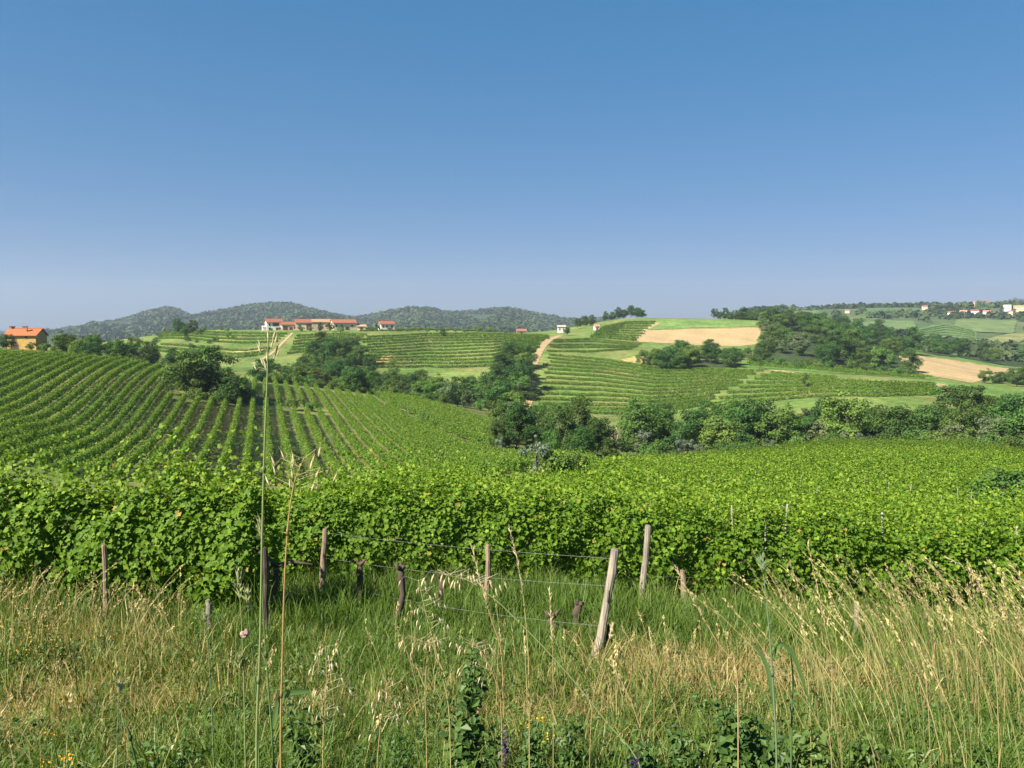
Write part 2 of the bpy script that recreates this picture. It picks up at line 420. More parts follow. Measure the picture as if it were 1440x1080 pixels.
def forest_clumps(name, P, S, rng, label, k=9, c0=(0.030, 0.052, 0.018), c1=(0.065, 0.095, 0.032)):
    n = len(P)
    d = rng.normal(size=(n, k, 3)); d[..., 2] = np.abs(d[..., 2]) * 0.9 + 0.05; d = unit(d)
    Q = P[:, None] + d * (S[:, None, None] * np.array([0.5, 0.5, 0.75])) * rng.uniform(0.65, 1.05, (n, k, 1))
    Q[..., 2] += S[:, None] * 0.08
    N = d + rng.normal(size=d.shape) * 0.35
    t = np.clip(rng.uniform(0, 1, (n, 1)) + rng.normal(size=(n, k)) * 0.15, 0, 1)[..., None]
    c = np.array(c0) + (np.array(c1) - np.array(c0)) * t
    c = c * (1 + 0.45 * waves(P[:, 0], P[:, 1] * 0.6, 300, 97))[:, None, None]
    mb = MB(); cards(mb, Q.reshape(-1, 3), N.reshape(-1, 3), np.repeat(S * 0.62, k) * rng.uniform(0.7, 1.2, n * k), rng, c.reshape(-1, 3), 1.1, 0.12)
    return tag(mb.build(name, M['forest']), label, 'wood', kind='stuff')

ridge_line('hills', [(-420, 470), (-100, 474), (20, 473), (66, 467), (110, 460), (180, 447), (215, 436), (242, 432), (262, 438), (272, 443), (300, 438), (340, 430), (384, 425), (410, 426), (440, 434),
           (480, 443), (505, 445), (535, 438), (570, 432), (602, 432), (630, 438), (660, 437), (712, 432), (745, 438), (790, 446), (840, 452), (960, 462)],
           3300, 1700, 4300, -50, 41, (0.035, 0.058, 0.022), 60, 'wooded hills on the skyline behind the farm', 30000, 15)
ridge_line('hills', [(780, 470), (815, 449), (850, 446), (900, 452), (980, 470)], 4300, 3600, 4700, -60, 51, (0.035, 0.058, 0.022), 20, 'low far hill in the gap of the ridge', 1500, 18)
ridge_line('hills', [(1330, 452), (1370, 440), (1402, 428), (1422, 420), (1446, 422), (1490, 414), (1600, 418), (1800, 440)], 4500, 3300, 5600, -60, 61, (0.035, 0.058, 0.022), 60, 'blue peak at the right edge', 3000, 20)

#@@DRAPE
# ------------------------------------------------------------------ fields and tracks laid on the ground
def drape_patch(name, bottom, top, Yr, col, label, nu=120, nv=40, lift=0.18, cat='field', mat='dirt', stripes=0.0, col2=None, seed=3):
    """a field between its lower and upper edge"""
    def curve(pl):
        pts = np.array([hit(px, py, *Yr)[:2] for px, py in pl])
        s = np.linspace(0, 1, len(pts)); q = np.linspace(0, 1, nu)
        return np.stack([np.interp(q, s, pts[:, 0]), np.interp(q, s, pts[:, 1])], -1)
    b, t = curve(bottom), curve(top)
    w = np.linspace(0, 1, nv)[None, :, None]
    xy = b[:, None] * (1 - w) + t[:, None] * w
    sz = min(np.linalg.norm(t[nu // 2] - b[nu // 2]) * 0.04 + 0.3, 2.2)
    xy = xy + sz * np.stack([waves(xy[..., 0], xy[..., 1], 34, seed + 5), waves(xy[..., 0], xy[..., 1], 34, seed + 6)], -1)
    z = H(xy[..., 0], xy[..., 1]) + lift
    v = np.concatenate([xy, z[..., None]], -1)
    i, j = np.meshgrid(np.arange(nu - 1), np.arange(nv - 1), indexing='ij')
    q = np.stack([i * nv + j, (i + 1) * nv + j, (i + 1) * nv + j + 1, i * nv + j + 1], -1).reshape(-1, 4)
    n = waves(xy[..., 0], xy[..., 1], 25, seed)[..., None]
    c = np.array(col) * (1 + 0.13 * n + 0.10 * waves(xy[..., 0], xy[..., 1], 60, seed + 8)[..., None])
    if stripes: c = c * (1 + stripes * np.where(np.arange(nv) % 3 == 0, -1, 0.4)[None, :, None])
    mb = MB(); mb.add(v.reshape(-1, 3), q, None, c.reshape(-1, 3))
    return tag(mb.build(name, M[mat], smooth=True), label, cat, kind='structure')
def track(name, pl, width, Yr, col, label, lift=0.2):
    pts = np.array([hit(px, py, *Yr)[:2] for px, py in pl])
    L = np.concatenate([[0], np.cumsum(np.linalg.norm(np.diff(pts, axis=0), axis=1))])
    s = np.arange(0, L[-1], 1.5); p = np.stack([np.interp(s, L, pts[:, 0]), np.interp(s, L, pts[:, 1])], -1)
    d = unit(np.gradient(p, axis=0)); nrm = np.stack([-d[:, 1], d[:, 0]], -1)
    wv = np.interp(s, L, np.broadcast_to(np.asarray(width, float), (len(pl),))) * (1 + 0.25 * np.sin(s * 0.9) * np.sin(s * 0.23 + 1))
    k = 7; o = np.linspace(-0.5, 0.5, k)
    xy = p[:, None] + nrm[:, None] * (wv[:, None, None] * o[None, :, None])
    z = H(xy[..., 0], xy[..., 1]) + lift
    v = np.concatenate([xy, z[..., None]], -1)
    i, j = np.meshgrid(np.arange(len(s) - 1), np.arange(k - 1), indexing='ij')
    q = np.stack([i * k + j, (i + 1) * k + j, (i + 1) * k + j + 1, i * k + j + 1], -1).reshape(-1, 4)
    mb = MB(); mb.add(v.reshape(-1, 3), q, None, np.array(col) * (1 + 0.15 * waves(xy[..., 0], xy[..., 1], 5, 8).reshape(-1, 1)))
    return tag(mb.build(name, M['dirt'], smooth=True), label, 'track', kind='structure')

STUB = (0.33, 0.24, 0.12)
drape_patch('stubble_field', [(893, 481), (960, 484), (1040, 487), (1064, 484)], [(906, 465), (960, 463), (1030, 462), (1072, 461)], (480, 720), STUB, 'ochre stubble field on the hilltop', stripes=0.11)
drape_patch('stubble_field', [(1284, 522), (1320, 531), (1366, 540), (1386, 534)], [(1262, 500), (1305, 502), (1370, 511), (1424, 518)], (400, 650), STUB, 'ochre stubble field above the right vineyard', stripes=0.11)
drape_patch('meadow', [(1300, 503), (1345, 508), (1424, 519)], [(1305, 499.5), (1350, 503), (1450, 519)], (400, 700), (0.10, 0.17, 0.035), 'green meadow strip above the ochre field', nv=6, mat='ground')
drape_patch('meadow', [(906, 464), (960, 462.5), (1075, 460)], [(928, 453), (985, 450), (1075, 455)], (560, 740), (0.12, 0.19, 0.05), 'green field along the hilltop', mat='ground')
drape_patch('meadow', [(1040, 516), (1120, 521), (1200, 527), (1310, 534)], [(1050, 506), (1120, 511), (1200, 518), (1320, 530)], (330, 480), (0.09, 0.16, 0.03), 'bright green field below the wood', mat='ground', nv=8)
drape_patch('meadow', [(1290, 556), (1340, 560), (1440, 562)], [(1318, 536), (1370, 540), (1445, 551)], (280, 420), (0.10, 0.17, 0.035), 'smooth green field at the right', mat='ground')
for b, t, cc in (([(1190, 466), (1240, 472), (1290, 470)], [(1195, 455), (1240, 451), (1285, 452)], (0.10, 0.15, 0.05)),
                 ([(1280, 482), (1330, 487), (1376, 482)], [(1285, 464), (1330, 455), (1372, 466)], (0.085, 0.135, 0.05)),
                 ([(1375, 485), (1410, 488), (1440, 480)], [(1385, 478), (1415, 471), (1445, 468)], (0.16, 0.17, 0.06)),
                 ([(1340, 462), (1380, 468), (1425, 470)], [(1345, 450), (1385, 451), (1430, 452)], (0.11, 0.15, 0.05)),
                 ([(1100, 446), (1130, 449), (1165, 447)], [(1105, 441), (1135, 437), (1160, 440)], (0.10, 0.15, 0.055)),
                 ([(1215, 442), (1260, 443), (1300, 441)], [(1215, 434), (1260, 433), (1300, 435)], (0.07, 0.12, 0.045))):
    drape_patch('meadow', b, t, (700, 2300), cc, 'green field on the far slope', mat='ground', lift=1.2)
DIRT = (0.33, 0.24, 0.13)
track('path', [(737, 572), (741, 545), (748, 515), (757, 498), (763, 488), (772, 478), (790, 472)], [6, 6, 5, 4, 4, 5, 4], (280, 600), DIRT, 'dry earth track climbing beside the terraces')
track('path', [(355, 512), (378, 500), (396, 484), (408, 472), (412, 468)], [2.5, 2, 1.8, 1.8, 1.8], (380, 600), DIRT, 'dry track climbing to the farm')
track('path', [(566, 576), (590, 585), (625, 598), (655, 606), (672, 609)], [2.2, 2.2, 2.6, 3.5, 5], (150, 260), (0.32, 0.26, 0.15), 'earth track between the vine fields')
track('path', [(896, 480), (901, 470), (910, 462), (926, 454)], [4, 4, 4, 5], (480, 740), DIRT, 'pale track along the ochre field')
track('path', [(318, 497), (345, 494), (372, 492)], [5, 6, 4], (380, 600), (0.40, 0.30, 0.13), 'bare earth strip on the terrace left of the farm track')
track('path', [(1322, 540), (1330, 548), (1342, 558)], [5, 4, 4], (270, 350), DIRT, 'dry track at the terrace end')
track('path', [(1090, 521), (1150, 530), (1230, 536), (1310, 540)], [7, 6, 6, 5], (300, 420), (0.34, 0.29, 0.13), 'dry grass bank above the terraces')
track('path', [(875, 507), (890, 509), (905, 502)], [7, 16, 9], (380, 520), (0.34, 0.27, 0.10), 'dry grass bank in the middle of the terraces')
track('path', [(535, 512), (541, 505), (546, 498)], [7, 7, 4], (360, 520), (0.40, 0.28, 0.12), 'bare earth patch by the wood')

#@@VINES
# ------------------------------------------------------------------ vine rows
G0 = np.array([0.055, 0.122, 0.012]); G1 = np.array([0.160, 0.262, 0.018]); G2 = np.array([0.22, 0.325, 0.03])
def resample(path, step):
    path = np.asarray(path, float)
    L = np.concatenate([[0], np.cumsum(np.linalg.norm(np.diff(path, axis=0), axis=1))])
    s = np.arange(0, L[-1] + step * 0.5, step)
    return np.stack([np.interp(s, L, path[:, 0]), np.interp(s, L, path[:, 1])], -1), s, L[-1]
def row_leaves(mb, path, dens, size, h0, h1, w, rng, lobed=False, shoots=0.12, g=(G0, G1, G2)):
    """canopy of one trellised row along a world path: leaves on and inside a lumpy hedge"""
    path = np.asarray(path, float)
    L = np.concatenate([[0], np.cumsum(np.linalg.norm(np.diff(path, axis=0), axis=1))])
    n = int(dens * L[-1])
    if n < 4: return
    s = rng.uniform(0, L[-1], n)
    if not lobed and size > 0.3:                                     # a few weak or missing vines
        ph = rng.uniform(0, 6.28); wk = np.sin(s * 0.55 + ph + 2 * np.sin(s * 0.13 + ph)) + 0.5 * np.sin(s * 1.9 + ph)
        s = s[rng.uniform(0, 1, n) < np.clip(1.45 - 0.62 * np.maximum(wk, 0), 0.25, 1)]; n = len(s)
    x = np.interp(s, L, path[:, 0]); y = np.interp(s, L, path[:, 1])
    i = np.clip(np.searchsorted(L, s) - 1, 0, len(L) - 2)
    d = unit(path[i + 1] - path[i]); nrm = np.stack([-d[:, 1], d[:, 0]], -1)
    a = rng.uniform(0, 2 * math.pi, n)
    lump = 1 + 0.21 * np.sin(s * 2.6 + 1.3 * np.sin(s * 0.71 + x[0])) * np.sin(a * 2 + s * 0.9) + 0.16 * np.sin(s * 6.3 + a * 3)
    r = np.sqrt(rng.uniform(0.35, 1.0, n)) * lump
    top = h1 + 0.09 * np.sin(s * 1.7 + y[0]) + 0.07 * np.sin(s * 4.9 + x[0])
    cz = (h0 + top) / 2; hz = (top - h0) / 2
    ca, sa = np.cos(a), np.sin(a)
    sq = 1 / (np.abs(ca) ** 3 + np.abs(sa) ** 3) ** (1 / 3.0)       # squarish section
    off = w * r * ca * sq; zz = cz + hz * r * sa * sq
    sh = rng.uniform(0, 1, n) < shoots                                # loose shoots standing out of the top
    zz = np.where(sh, top + np.minimum(rng.exponential(0.20, n), 0.75), zz); off = np.where(sh, rng.normal(0, w * 0.6, n), off)
    P = np.stack([x + nrm[:, 0] * off, y + nrm[:, 1] * off, H(x, y) + zz], -1)
    N = np.stack([nrm[:, 0] * ca, nrm[:, 1] * ca, sa * 0.8 + 0.45], -1) + rng.normal(size=(n, 3)) * 0.45
    t = rng.beta(2.0, 2.6, n)[:, None]
    c = g[0] + (g[1] - g[0]) * t
    yn = (rng.uniform(0, 1, n) < np.where(sh, 0.55, 0.05))[:, None]
    c = np.where(yn, g[2] * rng.uniform(0.7, 1.05, (n, 1)), c)
    if lobed: c = np.where(rng.uniform(0, 1, (n, 1)) < 0.012, np.array([0.30, 0.24, 0.05]), c)
    sz = size * rng.uniform(0.65, 1.25, n) * np.where(sh, 0.75, 1.0)
    (vine_leaves if lobed else cards)(mb, P, N, sz, rng, c)

def trunk_mesh(rng, h=0.75):
    mb = MB(); k = 6
    p = np.stack([rng.normal(0, 0.035, k), rng.normal(0, 0.035, k), np.linspace(-0.15, h, k)], -1)
    mb.tube(p, np.linspace(0.055, 0.035, k), 7, (0.07, 0.052, 0.04))
    for sgn in (-1, 1):                                               # the two cordons
        mb.tube([p[-1], p[-1] + [0.18 * sgn, 0, 0.12], p[-1] + [0.5 * sgn, 0.02, 0.16]], [0.03, 0.024, 0.012], 6, (0.08, 0.06, 0.045))
    return mb.mesh('vine_trunk', M['bark'], True)
TRUNKS = [trunk_mesh(np.random.default_rng(80 + i)) for i in range(4)]

def g2_mix(rng, m): return G1 + (G2 - G1) * rng.uniform(0.1, 1, (m, 1))
def near_row(path, dens, size, h0, h1, w, lobed, label, group=None, gap=1.1, seed=0):
    rng = np.random.default_rng(seed)
    p0 = path[0]
    root = empty('vine_row', (0, 0, 0))
    tag(root, label, 'vine row', group)
    mb = MB(); row_leaves(mb, path, dens, size, h0, h1, w, rng, lobed)
    cm = lm = mb                                               # long canes reaching out of the hedge
    cp, cs, cl = resample(path, 0.30)
    for q in cp:
        if rng.uniform() < 0.35: continue
        a = rng.uniform(0, 6.28); ln = rng.uniform(0.35, 0.85); z0 = float(H(*q)) + h1 - 0.25 - (rng.uniform(0, 0.9) if rng.uniform() < 0.35 else 0)
        b = np.array([q[0] + rng.normal(0, .12), q[1] + rng.normal(0, .2), z0]); tp = b + ln * np.array([0.55 * math.cos(a), 0.55 * math.sin(a) - 0.2, rng.uniform(0.35, 0.95)])
        md = (b + tp) / 2 + [0, 0, 0.12]; tt = np.linspace(0, 1, 9)[:, None]; c = b * (1 - tt) ** 2 + 2 * md * tt * (1 - tt) + tp * tt ** 2
        cm.tube(c, np.linspace(0.006, 0.002, 9), 4, (0.14, 0.16, 0.04), cap=False)
        m = 11; i = rng.integers(1, 9, m); P = c[i] + rng.normal(0, 0.035, (m, 3))
        (vine_leaves if lobed else cards)(lm, P, rng.normal(size=(m, 3)) * 0.6 + [0, -0.3, 0.7], size * rng.uniform(0.5, 1.05, m) * (1.2 - 0.06 * i), rng, g2_mix(rng, m))
    mb.build('canopy', M['vine'], root)
    pts, s, L = resample(path, gap)
    for k, p in enumerate(pts[:60]):
        o = bpy.data.objects.new('trunk', TRUNKS[k % 4]); COL.objects.link(o); o.parent = root
        o.location = (p[0], p[1], float(H(p[0], p[1]))); o.rotation_euler = (rng.normal(0, .05), rng.normal(0, .08), rng.normal(0, 0.2) - 0.1)
    return root
def row_xy(px0, px1, Yf, n=40):
    """a row across the slope: distance as a function of x"""
    xs = np.linspace((px0 - 720) / 1079 * Yf(0), (px1 - 720) / 1079 * Yf(0), n)
    return np.stack([xs, np.array([Yf(x) for x in xs])], -1)

near_row([(-17, 10.9), (-12, 10.7), (-7, 10.3), (-5, 10.0), (-3.15, 9.65)], 3000, 0.080, 0.22, 1.68, 0.43, True, 'big leafy vine row nearest the camera, ending at the left grass bank', seed=1)
near_row([(-17, 13.6), (-8, 13.5), (-3, 13.1), (0, 13.0), (3, 13.2), (6, 13.4), (9, 13.6), (14, 14.0)], 2100, 0.078, 0.28, 1.68, 0.46, True, 'long vine row along the grass, behind the wooden posts', seed=2)
VG = 'vine rows of the right hand slope'
EDGE_PX = ([13, 20, 30, 45, 70, 90, 125, 160], [300, 330, 470, 590, 715, 775, 850, 910])
FAR_Y = ([600, 750, 900, 1050, 1200, 1330, 1440, 1760], [52, 84, 128, 142, 155, 155, 140, 130])
k = 0; Y = 16.2
while Y < 154:
    lod = (700, 0.12) if Y < 24 else (400, 0.15) if Y < 40 else (190, 0.22) if Y < 75 else (120, 0.29)
    px = np.interp(Y, *EDGE_PX)
    x0 = (px - 720) / 1079 * Y; x1 = (1600 - 720) / 1079 * Y
    xs = np.arange(x0, x1, 1.5)
    ys = Y + 0.02 * xs + 0.25 * np.sin(xs * 0.05 + k)
    keep = ys < np.interp(720 + 1079 * xs / ys, *FAR_Y)
    keep &= ~((np.abs(ys - 45) < 7.5) & (720 + 1079 * xs / ys > 1362))
    rng = np.random.default_rng(300 + k)
    idx = np.where(keep)[0]
    for seg in np.split(idx, np.where(np.diff(idx) > 1)[0] + 1):
        if len(seg) < 4: continue
        path = np.stack([xs[seg], ys[seg]], -1)
        if k < 2:
            near_row(path, lod[0], lod[1], 0.45, 1.75, 0.48, False, 'vine row of the right slope, close behind the first rows', VG, seed=400 + k, gap=1.4)
        else:
            mb = MB(); row_leaves(mb, path, lod[0], lod[1], 0.45, 1.75, 0.5, rng, False, 0.14, (G0, G1, G2) if Y < 122 else (G0 * 0.8, G1 * 0.72, G2 * 0.7))
            tag(mb.build('vine_row', M['vine']), 'bright green vine row across the right slope, merging with its neighbours', 'vine row', VG)
    k += 1; Y += 2.5 if Y < 60 else 2.9

HG = (np.array([0.060, 0.125, 0.016]), np.array([0.155, 0.258, 0.024]), np.array([0.22, 0.30, 0.04]))
def hill_rows(poly, d, spacing, dens, size, h1, w, label, group, seed, h0=0.35, skip=(), wob=0.0, holes=()):
    """parallel rows clipped to a field outline (world xy)"""
    poly = np.array(poly); d = unit(np.array(d, float)); nrm = np.array([d[1], -d[0]])
    o = poly @ nrm; a = poly @ d
    rng = np.random.default_rng(seed); n = 0
    for k, c in enumerate(np.arange(o.min() + spacing / 2, o.max(), spacing)):
        if k in skip: continue
        s = np.arange(a.min(), a.max(), 1.0)
        p = d[None] * s[:, None] + nrm[None] * (c + wob * np.sin(s * 0.04 + c * 0.02)[:, None])
        ins = inside(poly, p)
        for (hx, hy, hr) in holes: ins &= (p[:, 0] - hx) ** 2 + (p[:, 1] - hy) ** 2 > hr * hr
        idx = np.where(ins)[0]
        if len(idx) < 12: continue
        for seg in np.split(idx, np.where(np.diff(idx) > 1)[0] + 1):
            if len(seg) < 12: continue
            mb = MB(); row_leaves(mb, p[seg], dens, size, h0, h1, w, rng, False, 0.10, HG)
            tag(mb.build('vine_row', M['vine']), label, 'vine row', group); n += 1
    return n
def wxy(px, Y): return ((px - 720) / 1079.0 * Y, Y)
TREE_C = wxy(285, 186)
LEFT_FIELD = [wxy(-420, 92), wxy(300, 92), wxy(560, 96), wxy(740, 104), wxy(760, 118), wxy(700, 138), wxy(640, 165), wxy(565, 205), wxy(520, 238), wxy(440, 243), wxy(300, 238), wxy(210, 231), wxy(80, 232), wxy(-60, 232), wxy(-300, 225)]
n = hill_rows(LEFT_FIELD, (-0.324, 1), 3.0, 95, 0.34, 1.75, 0.46, 'vine row running up the left hill', 'vine rows on the left hill', 11,
          holes=[(TREE_C[0], TREE_C[1], 9), (*wxy(425, 188), 6.5), (*wxy(60, 200), 0)])
print('left rows', n)
n = hill_rows([wxy(525, 244), wxy(566, 213), wxy(640, 172), wxy(688, 150), wxy(700, 170), wxy(690, 215), wxy(600, 252), wxy(540, 254)], (0.62, -0.78), 2.6, 85, 0.38, 1.75, 0.55, 'vine row beyond the earth track on the left hill', 'vine rows beyond the earth track', 12)
print('strip rows', n)

hill_rows([wxy(690, 106), wxy(800, 100), wxy(845, 118), wxy(835, 138), wxy(740, 142)], (1, 0.12), 2.8, 80, 0.36, 1.6, 0.5, 'vine row in the hollow in front of the valley trees', 'vine rows in the hollow', 13)
def terrace_rows(bottom, top, Yr, nrow, label, group, seed, dens=46, size=0.5, h1=1.3, w=0.5, skip=(), jit=0.0):
    """rows that follow the contour of a terraced slope, between a lower and an upper edge"""
    def curve(pl):
        pts = np.array([hit(px, py, *Yr)[:2] for px, py in pl]); s = np.linspace(0, 1, len(pts)); q = np.linspace(0, 1, 60)
        return np.stack([np.interp(q, s, pts[:, 0]), np.interp(q, s, pts[:, 1])], -1)
    b, t = curve(bottom), curve(top); rng = np.random.default_rng(seed)
    for k in range(nrow):
        if k in skip: continue
        f = (k + 0.5 + jit * rng.uniform(-1, 1)) / nrow
        p = b * (1 - f) + t * f
        a0 = rng.integers(0, 3); p = p[a0:len(p) - rng.integers(0, 3)]
        mb = MB(); row_leaves(mb, p, dens, size, 0.3, h1, w, rng, False, 0.08, HG)
        tag(mb.build('vine_row', M['vine']), label, 'vine row', group)
TG = 'terraced vine rows of the middle hill'
terrace_rows([(742, 581), (830, 585), (900, 585), (985, 573)], [(768, 497), (850, 505), (930, 517), (1085, 523)], (272, 480), 14, 'terraced vine row on the middle hill, above the valley trees', TG, 21)
terrace_rows([(985, 574), (1060, 569), (1130, 563)], [(1085, 524), (1130, 527), (1180, 531)], (272, 420), 8, 'terraced vine row on the middle hill, below its dry bank', TG, 22)
terrace_rows([(1130, 563), (1230, 561), (1325, 558)], [(1150, 532), (1230, 538), (1318, 541)], (272, 400), 6, 'terraced vine row at the right end of the middle hill', TG, 23)
terrace_rows([(762, 497), (830, 498), (890, 492)], [(780, 478), (830, 476), (905, 484)], (400, 600), 5, 'vine row near the top of the terraced hill', TG, 24, jit=0.2)
terrace_rows([(826, 476), (860, 478), (893, 481)], [(845, 461), (880, 453), (925, 452)], (500, 740), 9, 'vine row on the pale hilltop field', 'vine rows of the hilltop field', 25, dens=22, size=0.8)
terrace_rows([(530, 520), (600, 519), (690, 518), (752, 496)], [(505, 474), (600, 469), (700, 470), (780, 473)], (345, 600), 12, 'terraced vine row on the ridge right of the farm', 'terraced vine rows below the farm', 26, dens=34, size=0.6)
terrace_rows([(402, 500), (440, 497), (500, 490)], [(415, 472), (450, 470), (520, 471)], (395, 600), 7, 'terraced vine row below the farm', 'terraced vine rows below the farm', 27, dens=34, size=0.6)
terrace_rows([(215, 496), (300, 503), (340, 505), (375, 500)], [(225, 468), (300, 467), (350, 468), (405, 469)], (395, 600), 8, 'terraced vine row left of the farm track', 'terraced vine rows below the farm', 28, dens=34, size=0.6, skip=(3,))
terrace_rows([(500, 468), (600, 466), (700, 467)], [(510, 461), (600, 462), (700, 463)], (500, 620), 2, 'vine row along the top of the ridge', 'vine rows along the ridge top', 29, dens=34, size=0.6)
terrace_rows([(1285, 482), (1330, 485), (1374, 481)], [(1288, 466), (1330, 457), (1370, 467)], (700, 1500), 7, 'vine row on the far round field', 'vine rows of the far round field', 30, dens=16, size=1.5, h1=2.2, w=0.9)
terrace_rows([(1050, 515), (1120, 520), (1200, 526), (1300, 533)], [(1050, 507), (1120, 512), (1200, 519), (1312, 531)], (330, 480), 5, 'vine row in the bright field below the wood', 'vine rows of the bright field', 31, dens=30)

#@@TREES
# ------------------------------------------------------------------ trees
def tree_proto(seed, h, w, base, nclus, ncard, csize, c0, c1, shape='round', trunk_r=0.16, bark=(0.075, 0.06, 0.048)):
    """crown and trunk meshes of one kind; crown made of leaf clumps carried by limbs, with gaps between"""
    rng = np.random.default_rng(seed)
    zc = base + (h - base) * 0.5; hz = (h - base) * 0.5
    C = []; 
    while len(C) < nclus:
        p = rng.uniform(-1, 1, 3)
        rr = np.linalg.norm(p)
        if rr > 1.06 or rr < 0.30: continue
        if shape == 'column': sx = w * 0.5 * (1 - 0.55 * abs(p[2]) ** 1.5)
        elif shape == 'cone': sx = w * 0.5 * (0.62 - 0.5 * p[2])
        else: sx = w * 0.5 * (1.0 if p[2] < 0.2 else 1 - 0.2 * p[2])
        C.append([p[0] * sx, p[1] * sx, zc + p[2] * hz * 0.92])
    C = np.array(C)
    rad = (w * 0.5) * (0.13 + 0.31 * rng.beta(1.3, 1.5, nclus)) * (0.8 if shape != 'round' else 1)
    mb = MB()
    per = np.maximum(8, (ncard * rad ** 2 / (rad ** 2).sum()).astype(int))
    tone = rng.uniform(0, 1, nclus)
    for c, r, k, tn in zip(C, rad, per, tone):
        d = unit(rng.normal(size=(k, 3)) + [0, 0, 0.35])
        rr = r * np.where(rng.uniform(0, 1, (k, 1)) < 0.12, rng.uniform(1.05, 1.5, (k, 1)), rng.uniform(0.5, 1.08, (k, 1)))
        P = c + d * rr * [1, 1, 0.8]
        out = unit(c - [0, 0, zc - hz * 0.4]) * 0.3
        N = d + out + rng.normal(size=(k, 3)) * 0.45
        t = np.clip(tn * 0.6 + rng.uniform(0, 0.5, (k, 1)), 0, 1)
        cards(mb, P, N, csize * rng.uniform(0.6, 1.3, k), rng, np.array(c0) + (np.array(c1) - np.array(c0)) * t, 0.75, 0.15)
    crown = mb.mesh('crown', M['tree'])
    tb = MB(); k = 6
    top = zc + hz * 0.35
    sp = np.stack([rng.normal(0, w * 0.015, k), rng.normal(0, w * 0.015, k), np.linspace(-0.4, top, k)], -1); sp[0, :2] = 0
    tb.tube(sp, np.linspace(trunk_r, trunk_r * 0.35, k), 7, bark)
    for c in C[rng.permutation(nclus)[:min(9, nclus)]]:
        z0 = base * 0.6 + rng.uniform(0.1, 0.5) * (c[2] - base * 0.6); s0 = np.array([np.interp(z0, sp[:, 2], sp[:, 0]), np.interp(z0, sp[:, 2], sp[:, 1]), z0])
        mid = (s0 + c) / 2 + [0, 0, -0.08 * w]
        tb.tube([s0, mid, c], [trunk_r * 0.45, trunk_r * 0.3, trunk_r * 0.1], 5, bark)
    return crown, tb.mesh('trunk', M['bark'], True)
D0, D1 = (0.030, 0.066, 0.015), (0.080, 0.155, 0.028)
P0_, P1_ = (0.052, 0.104, 0.020), (0.130, 0.220, 0.038)
S0_, S1_ = (0.085, 0.110, 0.075), (0.16, 0.19, 0.13)
KINDS = {
    'dark': [tree_proto(100 + i, h, w, b, 42, 5600, 0.44, D0, D1) for i, (h, w, b) in enumerate(((11, 8.5, 1.2), (12.5, 8, 1.8), (9.5, 8.8, 0.8)))],
    'mid': [tree_proto(110 + i, h, w, b, 38, 5200, 0.44, P0_, P1_) for i, (h, w, b) in enumerate(((10, 8, 1.0), (12, 7.6, 1.6), (8.5, 7.8, 0.7)))],
    'pale': [tree_proto(120 + i, h, w, b, 22, 2600, 0.46, (0.07, 0.105, 0.042), (0.15, 0.19, 0.08)) for i, (h, w, b) in enumerate(((9.5, 6.5, 1.0), (8, 6, 0.6)))],
    'bush': [tree_proto(130 + i, h, w, b, 14, 1200, 0.34, D0, P1_) for i, (h, w, b) in enumerate(((4.2, 5.0, 0.2), (3.4, 4.2, 0.1)))],
    'olive': [tree_proto(140 + i, 3.6, 4.4, 0.6, 12, 700, 0.34, S0_, S1_) for i in range(2)],
    'silver': [tree_proto(150, 4.6, 3.4, 0.1, 14, 1500, 0.26, (0.09, 0.125, 0.075), (0.19, 0.23, 0.15)), tree_proto(151, 7.0, 4.0, 0.2, 20, 1800, 0.28, (0.09, 0.125, 0.075), (0.19, 0.23, 0.15), 'column')],
    'cypress': [tree_proto(160, 8.5, 1.9, 0.2, 22, 1300, 0.30, (0.014, 0.028, 0.012), (0.030, 0.052, 0.02), 'column')],
    'thin': [tree_proto(170, 8.0, 4.2, 2.2, 14, 600, 0.34, D0, D1)],
}
KN_NAME = {'dark': 'broadleaf_tree', 'mid': 'broadleaf_tree', 'pale': 'blossoming_tree', 'bush': 'bush', 'olive': 'olive_tree', 'silver': 'silver_bush', 'cypress': 'cypress_tree', 'thin': 'slender_tree'}
KN_CAT = {'dark': 'tree', 'mid': 'tree', 'pale': 'tree', 'bush': 'bush', 'olive': 'olive tree', 'silver': 'bush', 'cypress': 'tree', 'thin': 'tree'}
NT = [0]; NK = {}
def tree(kind, x, y, scale, label, group=None, var=None, squash=1.0, sink=0.0, wide=1.0):
    cr, tr = KINDS[kind][(var if var is not None else int(R.integers(0, 99))) % len(KINDS[kind])]
    o = empty(KN_NAME[kind], (x, y, float(H(x, y)) - sink), R.uniform(0, 6.28))
    o.scale = (scale * wide * R.uniform(0.92, 1.08), scale * wide * R.uniform(0.92, 1.08), scale * squash * R.uniform(0.92, 1.08))
    for nm, me in (('crown', cr), ('trunk', tr)):
        c = bpy.data.objects.new(nm, me); COL.objects.link(c); c.parent = o
    NT[0] += 1; NK[kind] = NK.get(kind, 0) + 1
    return tag(o, label, KN_CAT[kind], group)
